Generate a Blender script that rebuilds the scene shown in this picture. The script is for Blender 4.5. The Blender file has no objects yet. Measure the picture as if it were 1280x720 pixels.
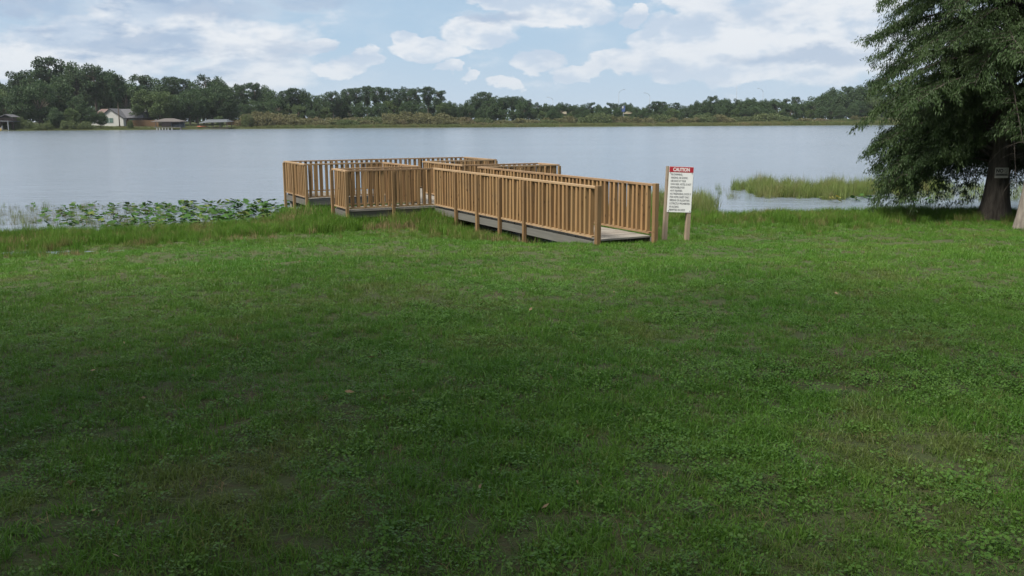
import bpy, math, random
import numpy as np
from mathutils import Matrix, Vector, Euler

random.seed(7)
RNG = np.random.default_rng(11)
SC = bpy.context.scene
COL = SC.collection
R = math.radians

# ------------------------------------------------------------------ camera
EYE = 2.75
F_PX, PITCH, ROLL = 1140.0, R(10.41), R(-0.204)
cam_d = bpy.data.cameras.new('camera')
cam = bpy.data.objects.new('camera', cam_d)
COL.objects.link(cam)
cam_d.sensor_width = 36.0
cam_d.lens = F_PX / 1280.0 * 36.0
cam_d.clip_start, cam_d.clip_end = 0.05, 6000.0
cam.matrix_world = Matrix.Translation((0, 0, EYE)) @ Matrix.Rotation(math.pi / 2 - PITCH, 4, 'X') @ Matrix.Rotation(ROLL, 4, 'Z')
SC.camera = cam

# ------------------------------------------------------------------ sun + sky
SUN_EL = R(58)
SUN_AZ = math.atan2(-0.66, -0.58)         # high, from the left and a little behind the viewer
SUN_DIR = Vector((math.sin(SUN_AZ) * math.cos(SUN_EL), math.cos(SUN_AZ) * math.cos(SUN_EL), math.sin(SUN_EL)))
sun_d = bpy.data.lights.new('sun', 'SUN')
sun_d.energy, sun_d.angle, sun_d.color = 5.0, R(18), (1.0, 0.95, 0.86)
sun = bpy.data.objects.new('sun', sun_d)
COL.objects.link(sun)
sun.rotation_euler = (-SUN_DIR).to_track_quat('-Z', 'Y').to_euler()

world = bpy.data.worlds.new('World')
SC.world = world
world.use_nodes = True


def build_sky():
    nt = world.node_tree
    nt.nodes.clear()
    N, L = nt.nodes, nt.links

    def node(t, **kw):
        n = N.new(t)
        for k, v in kw.items():
            setattr(n, k, v)
        return n

    def plug(sock, v):
        if isinstance(v, bpy.types.NodeSocket):
            L.new(v, sock)
        else:
            sock.default_value = v

    def m(op, a, b=0.0, c=0.0):
        n = node('ShaderNodeMath', operation=op)
        for i, v in enumerate((a, b, c)):
            plug(n.inputs[i], v)
        return n.outputs[0]

    def vm(op, a, b, c=None, out='Vector'):
        n = node('ShaderNodeVectorMath', operation=op)
        plug(n.inputs[0], a)
        if b is not None:
            plug(n.inputs[1], b)
        if c is not None:
            plug(n.inputs[2], c)
        return n.outputs[out]

    def noise(vec, scale, detail=6, rough=0.55, out='Fac'):
        n = node('ShaderNodeTexNoise')
        plug(n.inputs['Vector'], vec)
        n.inputs['Scale'].default_value = scale
        n.inputs['Detail'].default_value = detail
        n.inputs['Roughness'].default_value = rough
        return n.outputs[out]

    def ss(v, lo, hi):
        n = node('ShaderNodeMapRange', interpolation_type='SMOOTHSTEP', clamp=True)
        plug(n.inputs[0], v)
        n.inputs[1].default_value, n.inputs[2].default_value = lo, hi
        return n.outputs[0]

    def mix(f, a, b):
        n = node('ShaderNodeMix', data_type='RGBA', clamp_factor=True)
        plug(n.inputs[0], f)
        plug(n.inputs[6], a)
        plug(n.inputs[7], b)
        return n.outputs[2]

    sky = node('ShaderNodeTexSky', sky_type='NISHITA', sun_disc=False)
    sky.sun_elevation, sky.sun_rotation = SUN_EL, SUN_AZ
    sky.air_density, sky.dust_density, sky.ozone_density = 1.0, 1.2, 1.0
    tc = node('ShaderNodeTexCoord')
    sep = node('ShaderNodeSeparateXYZ')
    L.new(tc.outputs['Generated'], sep.inputs[0])
    x, y, z = sep.outputs
    # clouds as a sheet high above the ground, seen in perspective
    den = m('ADD', m('MAXIMUM', z, 0.0), 0.085)
    px, py = m('DIVIDE', x, den), m('DIVIDE', y, den)
    cmb = node('ShaderNodeCombineXYZ')
    L.new(px, cmb.inputs[0]); L.new(py, cmb.inputs[1])
    P = cmb.outputs[0]
    # direction (azimuth, elevation) for the single cumulus banks
    az = m('ARCTAN2', x, y)
    el = m('ARCSINE', z)
    ca = node('ShaderNodeCombineXYZ')
    L.new(az, ca.inputs[0]); L.new(m('MULTIPLY', el, 2.0), ca.inputs[1]); L.new(y, ca.inputs[2])
    Q = ca.outputs[0]
    warp = noise(Q, 13.0, 7, 0.62, 'Color')
    warp = vm('SUBTRACT', warp, (0.5, 0.5, 0.5))
    warp2 = vm('MULTIPLY', warp, (0.070, 0.090, 0.0))
    QW = vm('ADD', Q, warp2)
    QW = vm('MULTIPLY', QW, (1, 1, 0))

    puffs = [  # photograph direction (px, py) -> half width, half height, strength
        (462, 78, 22, 12), (540, 68, 46, 13), (512, 60, 16, 10), (587, 100, 11, 8), (603, 46, 48, 19),
        (695, 20, 68, 27), (640, 6, 70, 16), (672, 80, 34, 17), (765, 84, 42, 13), (862, 12, 42, 22),
        (850, 62, 70, 34), (930, 44, 62, 34), (1010, 55, 90, 58), (1060, 15, 60, 34), (800, 58, 26, 14),
        (905, 85, 120, 22), (1180, 40, 120, 70), (430, 92, 34, 13), (398, 62, 26, 11), (720, 96, 26, 9), (635, 108, 22, 7), (845, 100, 34, 9), (560, 88, 16, 7), (785, 30, 18, 10)]
    fld = None
    for (cx, cy, hw, hh) in puffs:
        a0 = math.atan((cx - 640) / F_PX)
        e0 = (150 - cy) / F_PX
        v = vm('SUBTRACT', QW, (a0, 2 * e0, 0))
        v = vm('MULTIPLY', v, (F_PX / hw, F_PX / hh / 2, 0))
        ln = vm('LENGTH', v, None, out='Value')
        fld = ln if fld is None else m('SMOOTH_MIN', fld, ln, 0.25)
    cum = ss(m('MULTIPLY', fld, -1.0), -1.10, -0.88)
    dfl = None
    for (cx, cy, hw, hh) in [(292, 26, 78, 13), (58, 30, 72, 14), (400, 12, 60, 9), (180, 62, 90, 8), (1000, 78, 90, 9), (620, 30, 50, 7)]:
        v = vm('SUBTRACT', QW, (math.atan((cx - 640) / F_PX), 2 * (150 - cy) / F_PX, 0))
        v = vm('MULTIPLY', v, (F_PX / hw, F_PX / hh / 2, 0))
        ln = vm('LENGTH', v, None, out='Value')
        dfl = ln if dfl is None else m('SMOOTH_MIN', dfl, ln, 0.25)
    dfl = m('MULTIPLY', ss(m('MULTIPLY', dfl, -1.0), -1.45, -0.45), 0.72)
    # broken layer over the rest of the sky, thicker to the left
    high = ss(z, 0.12, 0.30)
    layq = noise(vm('MULTIPLY', Q, (1.0, 1.25, 1.0)), 6.2, 8, 0.58)
    lay = m('ADD', m('MULTIPLY', layq, m('SUBTRACT', 1.0, high)), m('MULTIPLY', noise(P, 0.42, 8, 0.60), high))
    big = noise(P, 0.12, 3, 0.5)
    leftness = ss(m('MULTIPLY', az, -1.0), 0.12, 0.34)
    bias = m('ADD', m('MULTIPLY', leftness, 0.20), m('MULTIPLY', high, 0.10))
    lay_v = m('ADD', m('ADD', lay, bias), m('MULTIPLY', m('SUBTRACT', big, 0.5), 0.35))
    layer = m('MULTIPLY', ss(lay_v, 0.50, 0.66), 0.95)
    thin = m('MULTIPLY', ss(noise(Q, 5.0, 7, 0.6), 0.42, 0.75), 0.35)
    mask = m('MAXIMUM', m('MAXIMUM', m('MULTIPLY', cum, 0.93), m('MAXIMUM', layer, dfl)), thin)
    # shading of the clouds themselves: bright tops, blue-grey bases
    up = vm('ADD', Q, (0.012, 0.045, 0))
    d = m('SUBTRACT', noise(Q, 9.0, 8, 0.6), noise(up, 9.0, 4, 0.6))
    lit = ss(d, -0.10, 0.09)
    dark = ss(noise(vm('MULTIPLY', Q, (1.0, 1.7, 1.0)), 8.0, 7, 0.58), 0.47, 0.64)
    dark = m('MULTIPLY', dark, m('ADD', m('MULTIPLY', leftness, 0.80), m('ADD', m('MULTIPLY', high, 0.3), 0.18)))
    dark = m('MAXIMUM', dark, dfl)
    c = mix(lit, (5.9, 6.9, 8.2, 1), (8.6, 8.9, 9.3, 1))
    c = mix(dark, c, (3.7, 4.9, 6.7, 1))
    hazy = m('MULTIPLY', ss(m('MULTIPLY', z, -1.0), -0.10, 0.0), 0.5)
    blue = mix(0.42, sky.outputs[0], (4.6, 6.6, 8.8, 1))
    blue = mix(m('MULTIPLY', ss(m('MULTIPLY', z, -1.0), -0.35, -0.02), 0.75), blue, (4.7, 6.5, 8.5, 1))
    out = mix(mask, blue, c)
    out = mix(hazy, out, (6.3, 7.2, 8.1, 1))
    below = ss(m('MULTIPLY', z, -1.0), 0.0, 0.02)
    out = mix(below, out, (1.2, 1.5, 1.2, 1))
    bg = node('ShaderNodeBackground')
    L.new(out, bg.inputs[0])
    bg.inputs[1].default_value = 0.058
    wo = node('ShaderNodeOutputWorld')
    L.new(bg.outputs[0], wo.inputs[0])


build_sky()
SC.view_settings.view_transform = 'Standard'
SC.view_settings.look = 'None'
SC.view_settings.exposure = 0.75
SC.view_settings.gamma = 1.0
SC.view_settings.use_curve_mapping = False
SC.render.engine = 'CYCLES'
SC.cycles.use_denoising = True
SC.cycles.max_bounces = 6
SC.cycles.diffuse_bounces = 3
SC.cycles.glossy_bounces = 3
SC.cycles.transmission_bounces = 4
SC.cycles.transparent_max_bounces = 6
SC.cycles.caustics_reflective = False
SC.cycles.caustics_refractive = False

# ------------------------------------------------------------------ helpers


def tag(o, label=None, cat=None, group=None, kind=None):
    if label: o['label'] = label
    if cat: o['category'] = cat
    if group: o['group'] = group
    if kind: o['kind'] = kind
    return o


def link(o, parent=None):
    COL.objects.link(o)
    if parent is not None:
        o.parent = parent
    return o


def empty(name, loc=(0, 0, 0), rz=0.0):
    o = bpy.data.objects.new(name, None)
    o.location = loc
    o.rotation_euler = (0, 0, rz)
    o.empty_display_size = 0.2
    return link(o)


def np_mesh(name, verts, faces, mat=None, smooth=False):
    """verts (n,3); faces (m,k) one polygon size."""
    verts = np.asarray(verts, dtype=np.float32)
    faces = np.asarray(faces, dtype=np.int32)
    me = bpy.data.meshes.new(name)
    n, (mm, k) = len(verts), faces.shape
    me.vertices.add(n)
    me.vertices.foreach_set('co', verts.ravel())
    me.loops.add(mm * k)
    me.loops.foreach_set('vertex_index', faces.ravel())
    me.polygons.add(mm)
    me.polygons.foreach_set('loop_start', np.arange(0, mm * k, k, dtype=np.int32))
    if smooth:
        me.polygons.foreach_set('use_smooth', np.ones(mm, dtype=bool))
    me.update(calc_edges=True)
    me.validate()
    if mat: me.materials.append(mat)
    return me


class MB:
    """collects simple solids and builds ONE mesh object"""

    def __init__(s):
        s.v, s.f = [], []

    def add(s, vs, fs):
        o = len(s.v)
        s.v += [tuple(q) for q in vs]
        s.f += [tuple(i + o for i in f) for f in fs]
        return s

    def box(s, x0, x1, y0, y1, z0, z1):
        return s.add([(x0, y0, z0), (x1, y0, z0), (x1, y1, z0), (x0, y1, z0), (x0, y0, z1), (x1, y0, z1), (x1, y1, z1), (x0, y1, z1)],
                     [(0, 3, 2, 1), (4, 5, 6, 7), (0, 1, 5, 4), (1, 2, 6, 5), (2, 3, 7, 6), (3, 0, 4, 7)])

    def cbox(s, x0, x1, y0, y1, z0, z1, b=0.004):
        """box with chamfered vertical edges and top"""
        xs = [(x0 + b, y0), (x1 - b, y0), (x1, y0 + b), (x1, y1 - b), (x1 - b, y1), (x0 + b, y1), (x0, y1 - b), (x0, y0 + b)]
        vs = [(x, y, z0) for x, y in xs] + [(x, y, z1) for x, y in xs]
        fs = [tuple(range(7, -1, -1)), tuple(range(8, 16))] + [(i, (i + 1) % 8, 8 + (i + 1) % 8, 8 + i) for i in range(8)]
        return s.add(vs, fs)

    def tube(s, pts, radii, n=8, cap=True):
        pts = [Vector(p) for p in pts]
        rings = []
        for i, p in enumerate(pts):
            a = pts[max(i - 1, 0)]
            b = pts[min(i + 1, len(pts) - 1)]
            d = (b - a).normalized()
            u = d.cross(Vector((0, 0, 1)))
            if u.length < 1e-3: u = Vector((1, 0, 0))
            u.normalize()
            w = u.cross(d)
            r = radii[i] if not callable(radii) else radii
            rings.append([p + (u * math.cos(t) + w * math.sin(t)) * r for t in [2 * math.pi * j / n for j in range(n)]])
        vs = [v for ring in rings for v in ring]
        fs = []
        for i in range(len(rings) - 1):
            for j in range(n):
                k = (j + 1) % n
                fs.append((i * n + j, i * n + k, (i + 1) * n + k, (i + 1) * n + j))
        if cap:
            fs.append(tuple(range(n - 1, -1, -1)))
            fs.append(tuple(range((len(rings) - 1) * n, len(rings) * n)))
        return s.add(vs, fs)

    def mesh(s, name, mat, smooth=False):
        me = bpy.data.meshes.new(name)
        me.from_pydata(s.v, [], s.f)
        me.update()
        if mat: me.materials.append(mat)
        if smooth:
            for p in me.polygons: p.use_smooth = True
        return me

    def build(s, name, mat, parent=None, smooth=False):
        return link(bpy.data.objects.new(name, s.mesh(name, mat, smooth)), parent)


def yh(px): return 360 - F_PX * math.tan(PITCH) + (px - 640) * math.sin(ROLL)


def ray(px, py):
    a, b = px - 640, py - 360
    cr, sr = math.cos(ROLL), math.sin(ROLL)
    a, b = a * cr + b * sr, -a * sr + b * cr
    c, s = math.cos(PITCH), math.sin(PITCH)
    return Vector((a / F_PX, c - (b / F_PX) * s, -s - (b / F_PX) * c))


def at_z(px, py, z):
    d = ray(px, py)
    t = (z - EYE) / d.z
    return Vector((d.x * t, d.y * t, z))


def at_y(px, py, Y):
    d = ray(px, py)
    t = Y / d.y
    return Vector((d.x * t, Y, EYE + d.z * t))


# ------------------------------------------------------------------ materials
class Mat:
    def __init__(s, name):
        s.m = bpy.data.materials.new(name)
        s.m.use_nodes = True
        s.nt = s.m.node_tree
        s.N, s.L = s.nt.nodes, s.nt.links
        s.b = s.N['Principled BSDF']
        s.out = s.N['Material Output']

    def n(s, t, **kw):
        q = s.N.new(t)
        for k, v in kw.items(): setattr(q, k, v)
        return q

    def plug(s, sock, v):
        if isinstance(v, bpy.types.NodeSocket): s.L.new(v, sock)
        else: sock.default_value = v

    def coord(s, which='Object'): return s.n('ShaderNodeTexCoord').outputs[which]
    def pos(s): return s.n('ShaderNodeNewGeometry').outputs['Position']
    def rand(s): return s.n('ShaderNodeObjectInfo').outputs['Random']

    def mapping(s, v, scale=(1, 1, 1), loc=(0, 0, 0)):
        q = s.n('ShaderNodeMapping')
        s.plug(q.inputs[0], v)
        s.plug(q.inputs[1], loc)
        q.inputs[3].default_value = scale
        return q.outputs[0]

    def noise(s, v, scale, detail=4, rough=0.55, out='Fac'):
        q = s.n('ShaderNodeTexNoise')
        s.plug(q.inputs['Vector'], v)
        q.inputs['Scale'].default_value = scale
        q.inputs['Detail'].default_value = detail
        q.inputs['Roughness'].default_value = rough
        return q.outputs[out]

    def ss(s, v, lo, hi, a=0.0, b=1.0):
        q = s.n('ShaderNodeMapRange', interpolation_type='SMOOTHSTEP')
        s.plug(q.inputs[0], v)
        for i, k in enumerate((lo, hi, a, b)): q.inputs[1 + i].default_value = k
        return q.outputs[0]

    def mix(s, f, a, b, mode='MIX'):
        q = s.n('ShaderNodeMix', data_type='RGBA', blend_type=mode)
        s.plug(q.inputs[0], f)
        s.plug(q.inputs[6], a if isinstance(a, bpy.types.NodeSocket) else (*a, 1))
        s.plug(q.inputs[7], b if isinstance(b, bpy.types.NodeSocket) else (*b, 1))
        return q.outputs[2]

    def math(s, op, a, b=0.0):
        q = s.n('ShaderNodeMath', operation=op)
        s.plug(q.inputs[0], a); s.plug(q.inputs[1], b)
        return q.outputs[0]

    def color(s, c, rough=0.8, spec=0.3):
        s.plug(s.b.inputs['Base Color'], c if isinstance(c, bpy.types.NodeSocket) else (*c, 1))
        s.plug(s.b.inputs['Roughness'], rough)
        s.b.inputs['Specular IOR Level'].default_value = spec
        return s

    def bump(s, h, strength=0.3, dist=0.01):
        q = s.n('ShaderNodeBump')
        s.plug(q.inputs['Height'], h)
        q.inputs['Strength'].default_value = strength
        q.inputs['Distance'].default_value = dist
        s.L.new(q.outputs[0], s.b.inputs['Normal'])
        return s

    def translucent(s, c, fac):
        t = s.n('ShaderNodeBsdfTranslucent')
        s.plug(t.inputs[0], c if isinstance(c, bpy.types.NodeSocket) else (*c, 1))
        mx = s.n('ShaderNodeMixShader')
        mx.inputs[0].default_value = fac
        s.L.new(s.b.outputs[0], mx.inputs[1]); s.L.new(t.outputs[0], mx.inputs[2])
        s.L.new(mx.outputs[0], s.out.inputs['Surface'])
        return s


def wood(name, base, dark, axis, rough=0.75, knots=True, var=0.35):
    q = Mat(name)
    r = q.rand()
    off = q.n('ShaderNodeCombineXYZ')
    for i, k in enumerate((17.0, 31.0, 53.0)):
        q.L.new(q.math('MULTIPLY', r, k), off.inputs[i])
    sc = [38.0, 38.0, 38.0]; sc[axis] = 1.6
    v = q.mapping(q.coord(), tuple(sc), off.outputs[0])
    grain = q.noise(v, 1.0, 5, 0.6)
    c = q.mix(q.ss(grain, 0.32, 0.72), base, dark)
    # board to board tone: some redder, some paler
    c = q.mix(q.math('MULTIPLY', q.ss(r, 0.0, 1.0), var), c, tuple(0.55 * k for k in dark))
    r2 = q.math('FRACT', q.math('MULTIPLY', r, 7.31))
    c = q.mix(q.math('MULTIPLY', r2, 0.45), c, (base[0] * 1.15, base[1] * 1.28, base[2] * 1.35))
    if knots:
        sk = [9.0, 9.0, 9.0]; sk[axis] = 4.0
        vor = q.n('ShaderNodeTexVoronoi')
        q.L.new(q.mapping(q.coord(), tuple(sk), off.outputs[0]), vor.inputs['Vector'])
        vor.inputs['Scale'].default_value = 1.0
        kn = q.ss(vor.outputs['Distance'], 0.16, 0.07)
        c = q.mix(q.math('MULTIPLY', kn, 0.75), c, (0.06, 0.03, 0.015))
    stain = q.noise(q.pos(), 2.2, 4, 0.6)
    c = q.mix(q.ss(stain, 0.50, 0.85, 0.0, 0.35), c, (0.10, 0.085, 0.065))
    q.color(c, rough, 0.25).bump(grain, 0.25, 0.003)
    return q.m


M = {}
M['rail_v'] = wood('rail_wood_upright', (0.28, 0.168, 0.075), (0.19, 0.105, 0.045), 2, var=0.55)
M['rail_x'] = wood('rail_wood_lengthwise', (0.31, 0.205, 0.115), (0.21, 0.125, 0.064), 0)
M['post'] = wood('post_wood', (0.22, 0.138, 0.066), (0.15, 0.088, 0.04), 2, var=0.35)
M['deck'] = wood('weathered_deck_wood', (0.22, 0.195, 0.165), (0.14, 0.12, 0.10), 0, 0.85, var=0.3)
M['joist'] = wood('grey_joist_wood', (0.12, 0.11, 0.095), (0.07, 0.064, 0.055), 0, 0.9, knots=False)
M['piling'] = wood('grey_piling_wood', (0.15, 0.13, 0.11), (0.085, 0.075, 0.06), 2, 0.9, knots=False)
M['sign_post'] = wood('sign_post_wood', (0.27, 0.21, 0.15), (0.16, 0.115, 0.08), 2, 0.85)


def plain(name, c, rough=0.7, spec=0.3, var=0.12, scale=3.0):
    q = Mat(name)
    n = q.noise(q.coord(), scale, 4)
    q.color(q.mix(q.ss(n, 0.3, 0.75), tuple(k * (1 - var) for k in c), tuple(min(1, k * (1 + var)) for k in c)), rough, spec)
    return q.m


def leafmat(name, a, b, trans=0.3, rough=0.5, spec=0.35, scale=0.35, dry=None, objvar=0.5):
    """two leaf tones mixed by place and by plant; dry = a third tone in patches"""
    q = Mat(name)
    n = q.noise(q.pos(), scale, 4, 0.6)
    c = q.mix(q.ss(n, 0.33, 0.67), a, b)
    fine = q.noise(q.pos(), scale * 14, 2, 0.6)
    c = q.mix(q.ss(fine, 0.35, 0.7, 0.0, 0.5), c, tuple(k * 0.6 for k in a))
    r = q.rand()
    c = q.mix(q.math('MULTIPLY', r, objvar), c, tuple(0.5 * (i + j) for i, j in zip(a, b)))
    if dry:
        n2 = q.noise(q.pos(), scale * 2.1, 3, 0.6)
        c = q.mix(q.ss(n2, 0.54, 0.70, 0.0, 0.75), c, dry)
        r3 = q.math('FRACT', q.math('MULTIPLY', r, 13.7))
        c = q.mix(q.ss(r3, 0.88, 0.94, 0.0, 0.7), c, dry)
    q.color(c, rough, spec)
    q.translucent(c, trans)
    return q.m


M['grass'] = leafmat('lawn_blades', (0.068, 0.172, 0.020), (0.116, 0.224, 0.031), 0.42, 0.42, 0.24, 0.30, dry=(0.13, 0.15, 0.045))
M['grass_tall'] = leafmat('shore_grass_blades', (0.075, 0.165, 0.020), (0.12, 0.21, 0.033), 0.42, 0.55, 0.15, 0.5, dry=(0.19, 0.15, 0.07))
M['straw'] = leafmat('dry_grass_blades', (0.20, 0.155, 0.08), (0.26, 0.19, 0.10), 0.3, 0.7, 0.2, 0.7)
M['weed'] = leafmat('weed_leaves', (0.058, 0.135, 0.018), (0.088, 0.170, 0.028), 0.25, 0.5, 0.2, 0.8)
M['reed'] = leafmat('reed_blades', (0.13, 0.185, 0.045), (0.18, 0.22, 0.065), 0.4, 0.55, 0.3, 0.4, dry=(0.21, 0.165, 0.085))
M['reed_brown'] = leafmat('brown_reed_blades', (0.15, 0.145, 0.065), (0.11, 0.13, 0.045), 0.3, 0.6, 0.3, 0.6, dry=(0.20, 0.15, 0.09))
M['far_grass'] = leafmat('far_bank_grass', (0.095, 0.13, 0.04), (0.14, 0.145, 0.055), 0.3, 0.7, 0.2, 0.03, dry=(0.18, 0.15, 0.075))
M['pad'] = leafmat('lily_pad_leaf', (0.026, 0.066, 0.016), (0.048, 0.100, 0.025), 0.15, 0.85, 0.06, 0.9, dry=(0.12, 0.14, 0.04))
M['cypress'] = leafmat('cypress_foliage', (0.029, 0.057, 0.018), (0.052, 0.084, 0.025), 0.30, 0.6, 0.25, 0.7)
M['pine_leaf'] = leafmat('pine_needles', (0.032, 0.060, 0.028), (0.046, 0.078, 0.034), 0.15, 0.7, 0.2, 0.10)
M['oak_leaf'] = leafmat('oak_leaves', (0.036, 0.067, 0.026), (0.054, 0.092, 0.033), 0.2, 0.6, 0.25, 0.09)
M['light_leaf'] = leafmat('light_green_leaves', (0.058, 0.094, 0.030), (0.080, 0.114, 0.038), 0.2, 0.6, 0.25, 0.09)
M['shrub_leaf'] = leafmat('olive_shrub_leaves', (0.110, 0.115, 0.048), (0.140, 0.128, 0.064), 0.2, 0.7, 0.2, 0.06, dry=(0.13, 0.105, 0.06))
M['shrub_green'] = leafmat('green_shrub_leaves', (0.075, 0.104, 0.038), (0.098, 0.118, 0.048), 0.2, 0.7, 0.2, 0.06)


def bark(name, a, b, scale=6.0):
    q = Mat(name)
    v = q.mapping(q.coord(), (scale, scale, scale * 0.16))
    n = q.noise(v, 1.6, 6, 0.65)
    q.color(q.mix(q.ss(n, 0.3, 0.7), a, b), 0.95, 0.15).bump(n, 0.9, 0.03)
    return q.m


M['bark_cyp'] = bark('cypress_bark', (0.030, 0.026, 0.022), (0.075, 0.064, 0.055), 9)
M['bark_pale'] = bark('pale_bark', (0.12, 0.105, 0.09), (0.22, 0.195, 0.165), 8)
M['bark_far'] = bark('far_bark', (0.09, 0.07, 0.055), (0.17, 0.14, 0.115), 2)
M['roof_grey'] = plain('grey_shingles', (0.075, 0.075, 0.082), 0.9)
M['roof_pink'] = plain('brown_shingles', (0.12, 0.085, 0.075), 0.9)
M['roof_tan'] = plain('tan_metal_roof', (0.085, 0.075, 0.07), 0.9)
M['white'] = plain('white_paint', (0.42, 0.42, 0.40), 0.7, 0.3, 0.05)
M['dark_wall'] = plain('brown_wall', (0.10, 0.075, 0.065), 0.9)
M['grey_wall'] = plain('grey_wall', (0.075, 0.082, 0.09), 0.9)
M['fence'] = plain('cedar_fence', (0.13, 0.08, 0.045), 0.9, 0.2, 0.2, 0.5)
M['pane'] = plain('window_pane', (0.10, 0.16, 0.14), 0.15, 0.5, 0.2, 1.0)
M['yellow'] = plain('yellow_hull', (0.62, 0.46, 0.12), 0.4)
M['orange'] = plain('orange_kayak', (0.34, 0.11, 0.06), 0.6)
M['tan_wall'] = plain('tan_wall', (0.14, 0.125, 0.085), 0.9)
M['metal'] = plain('galvanised_pole', (0.22, 0.24, 0.26), 0.6)
M['blue'] = plain('blue_sign_paint', (0.05, 0.08, 0.20), 0.7)
M['sign_white'] = plain('sign_white_sheet', (0.66, 0.66, 0.64), 0.45, 0.4, 0.04, 2.0)
M['sign_red'] = plain('sign_red_band', (0.34, 0.018, 0.028), 0.45, 0.4, 0.08)
M['ink'] = plain('sign_black_ink', (0.085, 0.085, 0.10), 0.6)
M['old_white'] = plain('grimy_notice_sheet', (0.24, 0.235, 0.22), 0.7, 0.3, 0.15, 12)
M['notice_ink'] = plain('notice_ink', (0.02, 0.02, 0.02), 0.7)
M['notice_band'] = plain('notice_band', (0.12, 0.12, 0.115), 0.7)
M['lily_yellow'] = plain('yellowed_leaf', (0.38, 0.33, 0.06), 0.6)
M['dead_leaf'] = plain('dead_leaf', (0.20, 0.14, 0.08), 0.8)

# ------------------------------------------------------------------ terrain
SH_X = np.array([-400, -60, -20, -13, -9.3, -6.8, -4, 0, 6, 13, 20, 60, 400.0])
SH_Y = np.array([-60, 13.4, 21.0, 22.5, 23.5, 25.1, 26.2, 26.4, 26.0, 26.4, 27.2, 34, 60.0])
FD_PX = np.array([-900, -200, 0, 100, 320, 640, 1060, 1400, 2200.0])
FD_D = np.array([250, 285, 297, 303, 340, 378, 430, 450, 450.0])


def far_d(px): return np.interp(px, FD_PX, FD_D)
def smooth(t): t = np.clip(t, 0, 1); return t * t * (3 - 2 * t)


def wob(x, y, s, seed):
    """cheap smooth pseudo noise in -1..1"""
    r = np.random.default_rng(seed)
    o = np.zeros_like(np.asarray(x, dtype=float))
    for k in range(7):
        a = r.uniform(0, 2 * np.pi); f = s * r.uniform(0.6, 1.9)
        o = o + np.sin((np.cos(a) * x + np.sin(a) * y) * f + r.uniform(0, 6.28))
    return o / 3.2


TH = R(27.28)
UA = (1.586, 17.327)
PUD = []
for (px, py, w, d, dep) in ((90, 316, 1.5, 0.24, 0.15), (232, 310, 0.7, 0.2, 0.14), (165, 313, 0.5, 0.13, 0.10)):
    g = at_z(px, py, 0.0)
    PUD.append((g.x, g.y, w, d, dep))


def shore_y(x): return np.interp(x, SH_X, SH_Y) + 0.25 * wob(x, 0 * x, 1.1, 3)


def ground_z(x, y):
    x = np.asarray(x, dtype=float); y = np.asarray(y, dtype=float)
    t = shore_y(x) - y
    z = np.interp(t, [-60, -8, 0, 3, 6.2, 9, 26, 60, 200], [-1.2, -0.8, 0.0, 0.05, 0.14, 0.40, 1.15, 1.9, 3.0])
    # lower, wetter strip on the left
    low = smooth((-4.0 - x) / 3.0) * np.exp(-((t - 4.2) / 2.2) ** 2) * 0.035
    z = z - low
    z = z + (0.028 * wob(x, y, 1.4, 5) + 0.016 * wob(x, y, 4.5, 6)) * smooth(t / 3)
    dx, dy = x - UA[0], y - UA[1]
    vv = dx * math.cos(TH) + dy * math.sin(TH)
    uu = -dx * math.sin(TH) + dy * math.cos(TH)
    z = z - 0.16 * smooth((uu - 0.5) / 2.0) * smooth((7.5 - uu) / 3.0) * smooth((vv + 1.0) / 0.9) * smooth((2.4 - vv) / 0.9)
    for (a, b, w, d, dep) in PUD:
        z = z - dep * np.exp(-((x - a) / w) ** 2 - ((y - b) / d) ** 2)
    px = 640 + F_PX * x / np.maximum(y, 1.0)
    s = y - far_d(px) + 3.0 * wob(x, y, 0.06, 8)
    zf = np.interp(s, [-60, 0, 4, 40, 120, 3000], [-1.2, 0.0, 0.4, 1.9, 2.6, 3.0])
    return np.where(y > 130, zf, z)


def axis_pts(parts):
    o = []
    for a, b, st in parts: o += list(np.arange(a, b, st))
    return np.array(o + [parts[-1][1]])


gx = axis_pts([(-1800, -600, 120), (-600, -60, 30), (-60, -20, 4), (-20, 20, 0.22), (20, 60, 4), (60, 600, 30), (600, 1800, 120)])
gy = axis_pts([(-250, -20, 20), (-20, 0, 2), (0, 32, 0.2), (32, 130, 10), (130, 260, 10), (260, 520, 4), (520, 2400, 120)])
GX, GY = np.meshgrid(gx, gy)
GZ = ground_z(GX, GY)
nx, ny = len(gx), len(gy)
idx = np.arange(nx * ny).reshape(ny, nx)
qf = np.stack([idx[:-1, :-1], idx[:-1, 1:], idx[1:, 1:], idx[1:, :-1]], -1).reshape(-1, 4)


def soil_mat():
    q = Mat('soil_and_thatch')
    p = q.pos()
    n1 = q.noise(p, 0.9, 5, 0.6)
    n2 = q.noise(p, 14.0, 4, 0.65)
    c = q.mix(q.ss(n1, 0.35, 0.65), (0.040, 0.052, 0.020), (0.052, 0.064, 0.025))
    c = q.mix(q.ss(n2, 0.45, 0.75, 0, 0.8), c, (0.050, 0.036, 0.024))
    n3 = q.noise(p, 0.45, 3, 0.5)
    c = q.mix(q.ss(n3, 0.60, 0.72, 0, 0.6), c, (0.060, 0.045, 0.030))
    q.color(c, 0.95, 0.15).bump(n2, 0.8, 0.03)
    return q.m


ground = link(bpy.data.objects.new('ground', np_mesh('ground', np.stack([GX, GY, GZ], -1).reshape(-1, 3), qf, soil_mat(), True)))
tag(ground, 'grassy lake bank sloping gently down to the water', 'ground', kind='structure')


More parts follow.
